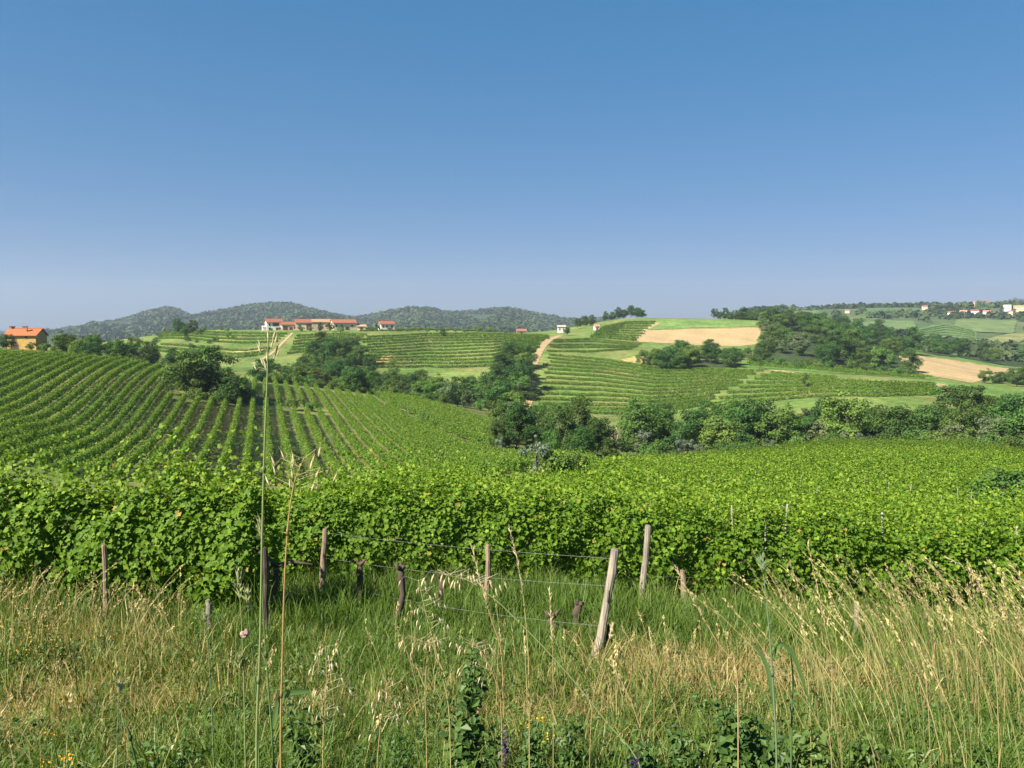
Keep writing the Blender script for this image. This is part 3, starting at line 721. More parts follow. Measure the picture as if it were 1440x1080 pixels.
def wood(poly, n, kinds, smin, smax, where, group, seed, mind=5.0, bush=0.0):
    """single trees spread over a patch given by (column, distance) corners"""
    rng = np.random.default_rng(seed)
    P = np.array([wxy(a, b) for a, b in poly]); lo, hi = P.min(0), P.max(0)
    pts = []; tries = 0; md = mind
    while len(pts) < n and tries < 20000:
        tries += 1
        if tries % 1500 == 0: md *= 0.85
        p = rng.uniform(lo, hi)
        if not inside([tuple(q) for q in P], p[None])[0]: continue
        if pts and np.min(np.linalg.norm(np.array(pts) - p, axis=1)) < md: continue
        pts.append(p)
    smin *= 1.15; smax *= 1.15
    names = {'dark': 'dark green tree', 'mid': 'mid green tree', 'pale': 'pale grey green tree', 'thin': 'slender tree', 'bush': 'low bush', 'silver': 'silvery bush'}
    for p in pts:
        k = kinds[int(rng.integers(0, len(kinds)))]
        tree(k, p[0], p[1], rng.uniform(smin, smax), names[k] + ' ' + where, names[k] + 's ' + group, wide=1.22, sink=0.5)

# the valley belt behind the right vineyard
wood(WOODS['belt'], 58, ['dark', 'mid', 'mid', 'dark', 'pale', 'mid'], 0.76, 1.10, 'in the valley belt behind the right vineyard', 'of the valley belt', 201, 6.5)
for (px, Y, k, s) in ((905, 176, 'silver', 1.15), (958, 172, 'silver', 0.75), (985, 168, 'silver', 0.8), (1035, 172, 'bush', 1.0), (1085, 172, 'silver', 0.9), (1120, 171, 'bush', 1.1), (1210, 170, 'silver', .8), (1290, 168, 'bush', 1.1), (1060, 171, 'bush', 0.9), (1350, 165, 'bush', 1.1), (1175, 171, 'bush', 1.0)):
    x, y = wxy(px, Y)
    tree(k, x, y, s, ('silvery grey bush' if k == 'silver' else 'low green bush') + ' at the front foot of the valley belt', ('silvery' if k == 'silver' else 'green') + ' bushes at the foot of the valley belt')
# the dark group in the middle of the valley
for i, (px, Y, k, s) in enumerate(((705, 172, 'mid', 0.95), (730, 160, 'dark', 1.0), (760, 172, 'dark', 0.85), (790, 158, 'dark', 1.05), (815, 168, 'dark', 1.15), (842, 160, 'dark', 0.95), (775, 148, 'mid', 0.62), (820, 150, 'dark', 0.7), (740, 182, 'mid', 0.9), (850, 178, 'mid', 0.9), (700, 160, 'dark', 0.6))):
    x, y = wxy(px, Y); tree(k, x, y, s * 0.86, ('dark green' if k == 'dark' else 'mid green') + ' tree in the dense group at the valley bottom, right of the left hill', 'trees of the group in the valley bottom')
x, y = wxy(755, 80); tree('silver', x, y, 0.86, 'tall silvery green bush standing at the far edge of the near vineyard', var=1)
x, y = wxy(796, 80); tree('bush', x, y, 1.1, 'round dark green bush right of the tall silvery bush')
# big clump on the left hill
for i, (px, Y, s, lb) in enumerate(((262, 184, 1.0, 'large dark tree at the left of the clump on the left hill'), (296, 190, 1.12, 'tallest dark tree of the clump on the left hill'), (325, 186, 0.82, 'dark tree at the right of the clump on the left hill'))):
    x, y = wxy(px, Y); tree('dark', x, y, s * 1.0, lb, var=i, squash=1.0, wide=1.3, sink=0.8)
for i, (px, Y, s, lb) in enumerate(((272, 178, 0.95, 'grey green bush at the front foot of the left hill clump'), (312, 179, 0.9, 'dark bush under the right tree of the left hill clump'), (345, 188, 0.8, 'small bush trailing right of the left hill clump'))):
    x, y = wxy(px, Y); tree('bush', x, y, s, lb)
x, y = wxy(412, 186); tree('bush', x, y, 1.0, 'wide low bush among the rows, left of its twin on the left hill', squash=0.8)
x, y = wxy(437, 188); tree('bush', x, y, 0.9, 'low bush among the rows, right of its twin on the left hill', squash=0.8)
x, y = wxy(571, 192); tree('cypress', x, y, 0.38, 'small dark cypress beside the earth track and the parked car')
# the wood below the farm
wood(WOODS['farm'], 54, ['dark', 'dark', 'mid', 'dark', 'mid'], 0.55, 0.82, 'in the wood below the hilltop farm', 'of the wood below the farm', 202, 7)
wood(WOODS['track'], 20, ['dark', 'dark', 'mid', 'dark'], 0.72, 1.0, 'in the wood beside the climbing dirt track', 'of the wood beside the dirt track', 203, 6)
x, y = wxy(628, 262); tree('pale', x, y, 0.9, 'cream flowering tree at the front of the wood below the farm', var=0)
x, y = wxy(658, 262); tree('pale', x, y, 0.85, 'cream flowering tree right of its twin at the front of the wood', var=1)
x, y = wxy(718, 398); tree('silver', x, y, 1.3, 'pale silvery treetop at the upper edge of the wood by the dirt track', var=1)
x, y = wxy(553, 405); tree('bush', x, y, 1.1, 'lone dark bush among the terraces right of the farm wood')
wood([(440, 415), (505, 425), (512, 400), (440, 398)], 8, ['dark'], 0.85, 1.0, 'in the upper clump below the farm', 'of the upper clump below the farm', 204, 7)
# clump on the middle hill
wood(WOODS['clump'], 15, ['dark', 'dark', 'mid'], 0.75, 1.0, 'in the clump on the middle hill', 'of the clump on the middle hill', 205, 6)
x, y = wxy(1068, 395); tree('thin', x, y, 0.95, 'slender tree right of the middle hill clump')
x, y = wxy(1132, 318); tree('thin', x, y, 0.9, 'lone slender tree on the dry bank of the terraces')
# big wood right of the ochre field
wood(WOODS['big'], 52, ['dark', 'dark', 'dark', 'mid', 'pale'], 0.95, 1.4, 'in the big wood right of the hilltop ochre field', 'of the big wood by the ochre field', 206, 11)
wood([(1375, 412), (1390, 440), (1470, 445), (1500, 400), (1420, 395)], 11, ['dark', 'mid'], 0.6, 0.85, 'in the thicket below the right ochre field', 'of the thicket by the right field', 207, 5)
wood(WOODS['upper'], 22, ['dark', 'mid', 'dark'], 0.9, 1.3, 'in the wood above the right ochre field', 'of the wood above the right field', 208, 11)
# far left belt and ridge trees
wood(WOODS['left'], 22, ['dark', 'mid', 'dark', 'dark'], 0.5, 0.75, 'in the belt behind the crest of the left hill', 'of the belt behind the left hill', 209, 6)
x, y = wxy(12, 285); tree('dark', x, y, 0.62, 'dark tree hiding the left gable of the yellow house', var=2)
x, y = wxy(-15, 290); tree('dark', x, y, 0.65, 'dark tree at the left edge before the yellow house', var=0)
x, y = wxy(47, 284); tree('bush', x, y, 0.8, 'light green bush before the yellow house wall', var=0)
x, y = wxy(64, 282); tree('bush', x, y, 1.0, 'dark bush right of the yellow house', var=1)
x, y = wxy(202, 268); tree('pale', x, y, 0.62, 'pale grey green tree in front of the left belt', var=0)
wood([(215, 500), (240, 570), (330, 570), (345, 520), (300, 490)], 9, ['dark', 'bush', 'mid', 'bush'], 0.5, 0.75, 'on the ridge left of the farm', 'of the ridge left of the farm', 210, 9)
for i, (px, Y, k, s, lb) in enumerate(((458, 600, 'mid', 0.95, 'yellowish green round tree rising behind the farm roofs'), (446, 600, 'cypress', 0.9, 'dark narrow tree behind the farm roofs'),
        (425, 522, 'bush', 1.1, 'dark bush before the farm barn'), (438, 522, 'bush', 1.0, 'bush below the barn wall of the farm'), (452, 520, 'dark', 0.5, 'round dark tree below the farm long house'), (466, 520, 'dark', 0.55, 'dark tree below the middle of the farm long house'),
        (480, 518, 'bush', 1.1, 'grey green bush right below the farm long house'), (383, 535, 'bush', 0.5, 'small dark bush against the white farm house'), (532, 552, 'dark', 0.5, 'dark tree left of the lone white house'),
        (623, 520, 'dark', 0.52, 'lone round tree on the ridge terraces'), (672, 570, 'bush', 1.2, 'bush on the ridge right of the lone round tree'), (690, 575, 'bush', 1.1, 'last bush on the ridge towards the hill gap'),
        (797, 560, 'dark', 0.55, 'round dark tree beside the small white house'), (838, 560, 'cypress', 0.72, 'dark cypress at the top of the terraces'), (842, 558, 'bush', 0.9, 'bush at the foot of the terrace top cypress'), (831, 560, 'cypress', 0.45, 'shorter cypress left of the terrace top cypress'),
        (890, 535, 'bush', 0.8, 'small bush at the lower end of the pale track'))):
    x, y = wxy(px, Y); tree(k, x, y, s, lb)
for i in range(13):
    x, y = wxy(548 + i * 13.5 + R.uniform(-2, 2), 548 + R.uniform(-3, 3)); tree('olive', x, y, R.uniform(0.75, 1.05), 'silvery olive tree in the line along the ridge', 'olive trees along the ridge')
for i, (px, Y, s) in enumerate(((812, 640, 0.8), (822, 660, 0.9), (832, 650, 0.8), (851, 700, 0.75), (860, 705, 0.8), (868, 710, 0.9), (876, 712, 0.85), (886, 715, 1.0), (896, 716, 1.05), (902, 720, 0.8))):
    x, y = wxy(px, Y); tree('dark', x, y, s, 'dark tree in the row on the skyline above the hilltop vines', 'skyline trees above the hilltop vines')
for i in range(11):
    x, y = wxy(1003 + i * 7.2, 735 + R.uniform(-8, 20)); tree('dark', x, y, R.uniform(0.75, 0.95), 'dark tree in the skyline copse behind the ochre field', 'skyline copse behind the ochre field')
x, y = wxy(1418, 49); o = tree('bush', x, y, 1.0, 'low dark shrub standing alone in the right vineyard', squash=0.75, var=0)
x, y = wxy(1450, 49.5); o = tree('bush', x, y, 0.95, 'low dark shrub at the right edge of the vineyard', squash=0.85, var=1)
print('trees', NT[0], NK)
rng = np.random.default_rng(55)
for (a, b, n_, Y0, Y1, s0, s1, wh, gr) in ((860, 1500, 26, 166, 182, 0.8, 1.3, 'along the foot of the valley belt', 'bushes along the foot of the valley belt'), (690, 860, 10, 150, 166, 0.6, 0.95, 'under the dense trees at the valley bottom', 'bushes under the valley bottom trees'),
        (370, 740, 20, 256, 275, 0.9, 1.3, 'at the lower edge of the wood below the farm', 'bushes at the lower edge of the farm wood'), (1060, 1290, 14, 412, 440, 1.0, 1.5, 'at the lower edge of the big wood', 'bushes at the lower edge of the big wood'),
        (1040, 1080, 6, 450, 560, 1.0, 1.5, 'between the ochre field and the big wood', 'bushes between the ochre field and the big wood'), (215, 335, 14, 470, 580, 0.7, 1.2, 'on the ridge left of the farm', 'bushes on the ridge left of the farm'), (75, 250, 10, 250, 262, 0.6, 0.9, 'just behind the crest of the left hill', 'bushes behind the crest of the left hill')):
    for q in range(n_):
        px = a + (b - a) * (q + rng.uniform(0.1, 0.9)) / n_; Y = rng.uniform(Y0, Y1)
        if a == 860: Y -= max(0, (px - 1200)) * 0.035
        x, y = wxy(px, Y); tree('bush' if rng.uniform() < 0.9 else 'silver', x, y, rng.uniform(s0, s1), 'rounded bush ' + wh, gr, var=0, sink=0.2)
# dead leafless tree at the belt
rng = np.random.default_rng(5)
x, y = wxy(866, 166); o = empty('dead_tree', (x, y, float(H(x, y)))); tag(o, 'bare pale dead tree at the left end of the valley belt', 'tree')
mb = MB()
for k in range(7):
    a = rng.uniform(0, 6.28); b = rng.uniform(0.5, 2.2); hh = rng.uniform(5, 8.5)
    mb.tube([(0.2 * math.cos(a), 0.2 * math.sin(a), -0.3), (b * 0.4 * math.cos(a), b * 0.4 * math.sin(a), hh * 0.5), (b * math.cos(a), b * math.sin(a), hh)], [0.16, 0.1, 0.03], 6, (0.30, 0.24, 0.16))
    for q in range(5):
        t = rng.uniform(0.4, 0.95); p = np.array([b * t * math.cos(a), b * t * math.sin(a), hh * t]); a2 = rng.uniform(0, 6.28)
        mb.tube([p, p + [0.9 * math.cos(a2), 0.9 * math.sin(a2), rng.uniform(0.4, 1.4)]], [0.05, 0.015], 5, (0.30, 0.24, 0.16))
mb.build('trunk', M['bark'], o, smooth=True)

# woods and hedges of the far right slope: one mass
rng = np.random.default_rng(77)
PX = rng.uniform(1040, 1720, 9000); YY = np.exp(rng.uniform(math.log(700), math.log(2050), 9000))
X = (PX - 720) / 1079 * YY
dens = waves(X, YY * 0.55, 210, 31) + 0.5 * waves(X, YY * 0.6, 90, 32)
open_px = [(1190, 1290, 700, 2300, 449, 472), (1278, 1380, 700, 2300, 455, 488), (1372, 1450, 700, 2300, 468, 486), (1340, 1432, 700, 2300, 450, 471), (1100, 1168, 700, 2300, 438, 448), (1212, 1302, 700, 2300, 433, 443)]
Zt = H(X, YY); PYr = CY + F_PX * np.tan(np.arctan(-Zt / YY) - PITCH)
keep = dens > 0.02
for (a, b, _, _, c, d) in open_px: keep &= ~((PX > a) & (PX < b) & (PYr > c - 1) & (PYr < d))
keep |= (YY > 1850) & (dens > -0.25) & (PX < 1330)
X, YY, Zt = X[keep], YY[keep], Zt[keep]
forest_clumps('forest', np.stack([X, YY, Zt], -1), rng.uniform(8, 15, len(X)), rng, 'dark hedges and woods on the far right slope', 26)
print('far clumps', len(X))

#@@HOUSES
# ------------------------------------------------------------------ houses
TERRA = (0.22, 0.085, 0.055)
def house(name, px, Y, w, d, wh, rh, turn, wallc, roofc, label, group=None, wins=(), doors=(), chim=(), hip=False, sidewins=(), sink=1.5, frame=(0.25, 0.2, 0.16), cat='house', lift=0.0):
    """front faces the camera, then turned by an angle (degrees, positive shows more of the left end)"""
    x, y = wxy(px, Y)
    rz = -math.atan2(x, y) + math.radians(turn)
    o = empty(name, (x, y, float(H(x, y)) - 0.3 + lift), rz); tag(o, label, cat, group)
    mb = MB(); hw, hd = w / 2, d / 2
    rid = hw - (hd * 0.9 if hip else 0)
    v = [(-hw, -hd, -sink), (hw, -hd, -sink), (hw, hd, -sink), (-hw, hd, -sink), (-hw, -hd, wh), (hw, -hd, wh), (hw, hd, wh), (-hw, hd, wh)]
    q = [(0, 1, 5, 4), (1, 2, 6, 5), (2, 3, 7, 6), (3, 0, 4, 7)]; t = []
    if not hip:
        v += [(-hw, 0, wh + rh - 0.15), (hw, 0, wh + rh - 0.15)]; t = [(4, 8, 7), (5, 6, 9)]
    mb.add(v, q, t, wallc); mb.build('wall', M['wall'], o)
    mb = MB(); ov = 0.6; th = 0.22; s = rh / hd
    def slab(a, b, c, e):
        lo = np.array([a, b, c, e], float); hi = lo + [0, 0, th]
        mb.add(np.concatenate([lo, hi]), [(3, 2, 1, 0), (4, 5, 6, 7), (0, 1, 5, 4), (1, 2, 6, 5), (2, 3, 7, 6), (3, 0, 4, 7)], None, roofc)
    ez = wh - ov * s
    ox = hw + ov
    rx = rid if hip else ox
    slab((-ox, -hd - ov, ez), (ox, -hd - ov, ez), (rx, 0, wh + rh), (-rx, 0, wh + rh))
    slab((ox, hd + ov, ez), (-ox, hd + ov, ez), (-rx, 0, wh + rh), (rx, 0, wh + rh))
    if hip:
        slab((ox, -hd - ov, ez), (ox, hd + ov, ez), (rx, 0.01, wh + rh), (rx, -0.01, wh + rh))
        slab((-ox, hd + ov, ez), (-ox, -hd - ov, ez), (-rx, -0.01, wh + rh), (-rx, 0.01, wh + rh))
    for kx in np.arange(-rx, rx, 0.9):                                # tile courses: ridge caps
        mb.box(kx, kx + 0.8, -0.22, 0.22, wh + rh + 0.05, wh + rh + th + 0.10, np.array(roofc) * 0.9)
    rf = mb.build('roof', M['roof'], o)
    for cx_, cy_ in chim:
        c = MB(); zt = wh + rh + 0.9; zb = wh + rh - abs(cy_) * s - 0.3
        c.box(cx_ - .35, cx_ + .35, cy_ - .35, cy_ + .35, zb, zt, (0.35, 0.20, 0.13)); c.box(cx_ - .5, cx_ + .5, cy_ - .5, cy_ + .5, zt + 0.003, zt + 0.18, (0.25, 0.13, 0.08))
        c.build('chimney', M['roof'], rf)
    def opening(kind, a, z, ww, hh, side):
        f = MB(); p = MB()
        def bx(m, u0, u1, z0, z1, o0, o1, c):
            if side == 'f': m.box(u0, u1, -hd - o1, -hd - o0, z0, z1, c)
            elif side == 'l': m.box(-hw - o1, -hw - o0, u0, u1, z0, z1, c)
            else: m.box(hw + o0, hw + o1, u0, u1, z0, z1, c)
        e = 0.14
        bx(f, a - ww / 2 - e, a + ww / 2 + e, z - e, z, 0.004, 0.13, frame); bx(f, a - ww / 2 - e, a + ww / 2 + e, z + hh, z + hh + e, 0.004, 0.13, frame)
        bx(f, a - ww / 2 - e, a - ww / 2, z, z + hh, 0.004, 0.12, frame); bx(f, a + ww / 2, a + ww / 2 + e, z, z + hh, 0.004, 0.12, frame)
        fo = f.build(kind, M['wall'], o)
        bx(p, a - ww / 2, a + ww / 2, z, z + hh, 0.006, 0.04, (0.02, 0.022, 0.025) if kind == 'window' else (0.09, 0.05, 0.03))
        p.build('pane' if kind == 'window' else 'door_leaf', M['glass'] if kind == 'window' else M['wall'], fo)
    for a, z, ww, hh in wins: opening('window', a, z, ww, hh, 'f')
    for a, z, ww, hh in doors: opening('door', a, z, ww, hh, 'f')
    for sd, a, z, ww, hh in sidewins: opening('window', a, z, ww, hh, sd)
    return o
WHITE = (0.72, 0.70, 0.66); CREAM = (0.60, 0.50, 0.34); OCHRE = (0.50, 0.32, 0.095); STONE = (0.34, 0.28, 0.21)
house('yellow_house', 40, 296, 10.8, 9.0, 5.0, 2.3, -25, OCHRE, (0.36, 0.11, 0.04), 'ochre yellow house with orange tiled roof at the left edge', wins=((-2.4, 2.8, 1.4, 1.2), (2.0, 3.8, 0.8, 0.9)), doors=((-2.2, -0.6, 2.6, 1.9),),
      chim=((-4.6, 0.5), (-1.2, 1.0), (1.2, -2.2), (-5.2, -0.2)), sidewins=(('l', 0.4, 4.3, 0.9, 0.9), ('l', -2.4, 1.4, 1.0, 1.2)), lift=0.8)
FG = None
house('farmhouse', 387, 548, 11.0, 9.0, 6.0, 2.2, 8, WHITE, TERRA, 'white two storey farmhouse with red roof, at the left end of the farm', wins=((-3.6, 3.4, 1.0, 1.3), (3.4, 0.8, 1.0, 1.3)), doors=((0.8, 3.2, 4.2, 1.9), (-3.5, -0.2, 1.3, 2.2), (1.6, -0.2, 1.6, 2.2)), chim=((2.5, 0.8),), sidewins=(('r', 0, 3.2, 1.0, 1.2),))
house('farm_annex', 376, 545, 5.0, 4.0, 2.6, 0.7, 8, WHITE, (0.45, 0.38, 0.33), 'low white annex beside the left end of the white farmhouse', doors=((0.4, -0.2, 1.0, 2.0),), cat='shed')
house('farm_shed', 409, 548, 11.0, 8.0, 4.2, 1.9, 2, (0.52, 0.40, 0.31), (0.22, 0.085, 0.055), 'low red roofed farm shed between the white farmhouse and the barn', wins=((3.6, 1.2, 1.6, 1.2),), doors=((-3.0, -0.2, 3.0, 3.0), (0.8, -0.2, 2.2, 2.4)), cat='shed')
house('barn', 430, 549, 12.5, 9.5, 5.6, 2.3, 2, (0.50, 0.40, 0.29), TERRA, 'red roofed barn with a dark open bay, left of the long house', wins=((-3.6, 2.4, 1.4, 1.4),), doors=((2.8, -0.2, 3.4, 4.6),), chim=((-5.0, 0.5),), cat='barn')
house('stone_barn', 456, 552, 15.0, 9.0, 6.0, 1.9, 2, STONE, (0.30, 0.18, 0.11), 'brown stone barn with faded roof in the middle of the farm', wins=((-3, 2.6, 1.2, 1.3), (2, 2.6, 1.2, 1.3)), cat='barn')
house('long_house', 484, 550, 16.5, 9.5, 5.4, 2.3, 14, CREAM, (0.25, 0.10, 0.06), 'cream long house with orange roof at the right end of the farm', wins=((-6, 2.6, 1.2, 1.3), (-2.2, 2.6, 1.2, 1.3), (5.2, 2.6, 1.2, 1.3)), doors=((1.6, -0.2, 2.4, 2.6),), chim=((4.4, 0.6), (-3.0, 1.2)), sidewins=(('r', -1.6, 2.6, 1.0, 1.2), ('r', 1.6, 2.6, 1.0, 1.2)))
house('garden_wall_shed', 509, 552, 6.0, 5.0, 3.0, 1.0, 4, CREAM, (0.40, 0.25, 0.16), 'small cream shed right of the long house', doors=((0, -0.2, 1.4, 2.2),), cat='shed')
house('country_house', 544, 556, 10.2, 8.5, 4.9, 2.1, 14, WHITE, TERRA, 'lone white house with red roof on the ridge, right of the farm', wins=((-3.2, 2.4, 1.0, 1.3), (-0.6, 2.4, 1.0, 1.3), (3.2, 2.4, 1.0, 1.3)), doors=((1.3, -0.2, 1.2, 2.2),), chim=((-2, 0.5),), sidewins=(('r', 0, 2.4, 1.0, 1.2),))
house('white_house', 789, 600, 5.8, 6.0, 4.0, 1.0, 4, (0.5, 0.48, 0.45), (0.36, 0.3, 0.26), 'small white house behind the saddle of the ridge', wins=((-1.4, 1.6, 0.8, 1.0), (1.5, 1.6, 0.8, 1.0)), lift=1.0)
house('field_hut', 838, 610, 3.4, 4.0, 3.4, 1.2, 20, (0.60, 0.55, 0.46), (0.42, 0.20, 0.12), 'tiny pale hut among dark trees at the hilltop vines', doors=((0, -0.2, 1.0, 1.9),), cat='hut')
house('field_barn', 733, 590, 7.0, 6.0, 1.6, 1.4, 4, STONE, (0.22, 0.11, 0.075), 'low red roofed field barn on the ridge crest', doors=((0, -0.2, 1.6, 1.5),), cat='barn', lift=0.5)
VL = [(1334, 1500, 13, 6.5, 2.2, WHITE, TERRA, 'white village house with long red roof, leftmost of the far village'), (1350, 1520, 12, 6, 2, WHITE, (0.42, 0.22, 0.15), 'white village house with brown roof, second from the left'),
      (1366, 1500, 13, 8, 2.5, WHITE, TERRA, 'tall white village house in the middle of the far village'), (1383, 1480, 12, 7, 2.4, WHITE, (0.46, 0.2, 0.12), 'white village house right of the tall one'),
      (1391, 1470, 9, 5, 2, CREAM, TERRA, 'small cream village house at the end of the row'), (1411, 1600, 13, 8, 2.4, WHITE, (0.45, 0.4, 0.36), 'bright white house with pale roof above the far village'),
      (1430, 1590, 24, 7, 3.0, (0.62, 0.42, 0.26), (0.45, 0.2, 0.11), 'long ochre building with brown roof at the right edge'), (1378, 1950, 24, 7, 3, CREAM, TERRA, 'long cream house on the far hilltop'),
      (1364, 1960, 12, 6, 2.2, CREAM, (0.42, 0.2, 0.13), 'smaller house left of the long one on the far hilltop'), (1189, 1930, 9, 4, 2.0, CREAM, (0.36, 0.2, 0.15), 'white house on the crest of the left far hilltop'), (1188, 1600, 8, 2.5, 1.6, CREAM, (0.33, 0.2, 0.15), 'white house halfway down the left far hilltop'),
      (1296, 1700, 10, 5.5, 2, (0.6, 0.45, 0.35), TERRA, 'pinkish house among hedges on the far slope'), (1417, 1480, 7, 7, 1.5, CREAM, TERRA, 'narrow cream tower house below the bright white one')]
for i, (px, Y, w, wh, rh, wc, rc, lb) in enumerate(VL):
    n = 3 if w < 20 else 6
    house('village_house', px, Y, w, 9, wh + 1.5, rh, (-6, 5, 12)[i % 3], wc, rc, lb, 'houses of the far village', wins=[(-w / 2 + w * (k + 0.5) / n, 2.6, 1.1, 1.5) for k in range(n)], chim=((w * 0.2, 0.5),), lift=2.5)
for i, (px, Y) in enumerate(((1322, 1490), (1342, 1470), (1358, 1520), (1375, 1460), (1398, 1480), (1404, 1560), (1421, 1560), (1440, 1560), (1388, 1940), (1369, 1935), (1200, 1910), (1180, 1915), (1356, 1450), (1330, 1450))):
    x, y = wxy(px, Y); tree('dark', x, y, R.uniform(0.8, 1.2), 'dark garden tree among the far village houses', 'garden trees of the far village')

#@@CAR
def make_car(px, py):
    p = hit(px, py, 150, 260); o = empty('parked_car', p + [0, 0, 0.22], math.radians(-34)); tag(o, 'dark grey car parked beside the earth track', 'car')
    prof = [(-2.05, 0.35), (-2.05, 0.78), (-1.25, 0.92), (-0.55, 1.42), (0.85, 1.46), (1.75, 1.0), (2.0, 0.9), (2.02, 0.35)]
    mb = MB(); n = len(prof)
    for sx in (-0.84, 0.84):
        mb.add([(sx * (0.86 if z > 1.2 else 1.0), y, z) for y, z in prof], None, [(0, k, k + 1) for k in range(1, n - 1)], (0.03, 0.035, 0.045))
    v = [(sx * (0.86 if z > 1.2 else 1.0), y, z) for y, z in prof for sx in (-0.84, 0.84)]
    mb.add(v, [(2 * k, 2 * k + 1, (2 * k + 3) % (2 * n), (2 * k + 2) % (2 * n)) for k in range(n)], None, (0.03, 0.035, 0.045))
    mb.build('body', M['paint'], o)
    for a, b, nm in (((-1.2, 0.96), (-0.6, 1.38), 'windscreen'), ((0.92, 1.42), (1.7, 1.03), 'rear_window')):
        g_ = MB(); off = 0.012
        g_.add([(-0.68, a[0], a[1] + off), (0.68, a[0], a[1] + off), (0.62, b[0], b[1] + off), (-0.62, b[0], b[1] + off)], [(0, 1, 2, 3)], None, (0.015, 0.018, 0.02)); g_.build(nm, M['glass'], o)
    for sx in (-0.86, 0.86):
        g_ = MB(); g_.add([(sx * 0.99, -0.95, 0.98), (sx * 0.99, 1.3, 1.02), (sx * 0.88, 0.85, 1.38), (sx * 0.88, -0.5, 1.36)], [(0, 1, 2, 3)], None, (0.015, 0.018, 0.02)); g_.build('side_window', M['glass'], o)
        for yy in (-1.3, 1.25):
            w = MB(); w.tube([(sx - 0.1, yy, 0.32), (sx + 0.1, yy, 0.32)], 0.32, 14, (0.015, 0.015, 0.015)); w.build('wheel', M['paint'], o)
        l = MB(); l.box(sx * 0.75 - 0.14, sx * 0.75 + 0.14, -2.08, -2.03, 0.62, 0.76, (0.7, 0.7, 0.7)); l.build('headlight', M['glass'], o)
make_car(598, 591)

#@@POSTS
# ------------------------------------------------------------------ posts, stumps, wires, stakes
WOODC = (0.235, 0.175, 0.115); WOODG = (0.215, 0.185, 0.145); WOODD = (0.07, 0.052, 0.04)
POSTS = {}
def post(key, base, top, dpx, col, label, name='wooden_post', taper=0.9, seed=0, cat='post', ref=None):
    b = hit(*base, 5, 30) if ref is None else at(base[0], base[1], ref)
    t = at(top[0], top[1], b[1] + 0.05)
    rng = np.random.default_rng(seed); k = 7
    o = empty(name, b); tag(o, label, cat)
    p = b + (t - b) * np.linspace(-0.12, 1, k)[:, None] + np.concatenate([rng.normal(0, 0.008, (k, 2)), np.zeros((k, 1))], 1)
    r = dpx / 2 * b[1] / F_PX
    mb = MB(); ct = np.array(col) * (1 + 0.18 * rng.normal(size=(k, 1)))
    mb.tube(p - b, r * np.linspace(1, taper, k) * (1 + 0.07 * rng.normal(size=k)), 10, ct)
    tp = (p - b)[-1]
    mb.tube([tp, tp + [0.004, 0, 0.018]], [r * taper * 0.98, r * taper * 0.6], 10, np.array(col) * 0.7)   # weathered end grain
    for q in range(3):                                                # splits and knots
        a = rng.uniform(3.6, 5.8); z = rng.uniform(0.2, 0.9); c = (t - b) * z + r * 0.97 * np.array([math.cos(a), math.sin(a), 0])
        mb.tube([c, c + (t - b) * 0.10], [0.004, 0.002], 4, np.array(col) * 0.35)
    w = mb.build('shaft', M['post'], o, smooth=False)
    POSTS[key] = (b, t)
    return o
post('a', (149, 872), (147, 768), 8, WOODC, 'thin brown post in front of the left end of the nearest vine row', seed=1)
post('b', (294, 892), (293, 845), 9, WOODG, 'short grey stump post in the grass under the nearest vine row', seed=2)
post('c', (376, 905), (373, 772), 9, WOODD, 'dark post at the end of the nearest vine row', seed=3)
post('d', (453, 848), (457, 745), 9, WOODC, 'upright brown post in the grass gap right of the nearest vine row', seed=4)
post('e', (684, 876), (687, 768), 9, (0.27, 0.195, 0.125), 'straight tan post in the middle of the grass', seed=5)
post('f', (836, 940), (866, 774), 13, WOODG, 'thick weathered post leaning to the right, nearest of the posts', seed=6, taper=1.0)
post('f2', (848, 940), (856, 880), 6, WOODD, 'short dark brace stick behind the leaning post', seed=7, name='brace_stick', cat='stick')
post('g', (903, 856), (911, 740), 10, WOODG, 'grey cracked post leaning slightly, right of the leaning post', seed=8)
post('h', (663, 780), (662, 722), 7, (0.22, 0.16, 0.11), 'brown post top sticking out of the second vine row', seed=9, ref=13.4)
post('i', (1204, 905), (1206, 852), 9, WOODG, 'short grey post behind the dry grass at the right', seed=10)
post('j', (1374, 880), (1375, 800), 6, WOODC, 'thin post among the dry grass near the right edge', seed=11)
post('k', (962, 860), (961, 803), 9, (0.19, 0.14, 0.10), 'short brown post with peeling bark at the vine row foot', seed=12)
for i, (bx_, by_, ty_, lb) in enumerate(((504, 862, 795, 'dead vine stump left of the tan post, first of the gap'), (561, 878, 800, 'thin dead vine trunk midway in the grass gap'), (619, 868, 812, 'dead vine stump with a knotted head, left of the tan post'), (775, 905, 868, 'low dead vine stump left of the leaning post'), (812, 892, 852, 'small dead vine stump close to the leaning post'))):
    b = hit(bx_, by_, 5, 30); t = at(bx_ + 1, ty_, b[1]); rng = np.random.default_rng(60 + i)
    o = empty('vine_stump', b); tag(o, lb, 'vine stump'); mb = MB(); k = 6
    p = (t - b) * np.linspace(-0.1, 1, k)[:, None] + rng.normal(0, 0.018, (k, 3)); mb.tube(p, np.linspace(0.05, 0.04, k) * (1 + 0.15 * rng.normal(size=k)), 8, (0.075, 0.055, 0.042)); mb.build('trunk', M['bark'], o, smooth=True)
    mb = MB()
    for q in range(5):
        a = rng.uniform(0, 6.28); mb.tube([p[-1], p[-1] + 0.05 * np.array([math.cos(a), math.sin(a), 0.6]), p[-1] + rng.uniform(0.04, 0.10) * np.array([math.cos(a), math.sin(a), 0.9])], [0.04, 0.022, 0.006], 6, (0.085, 0.06, 0.045))
    mb.build('head', M['bark'], o, smooth=True)
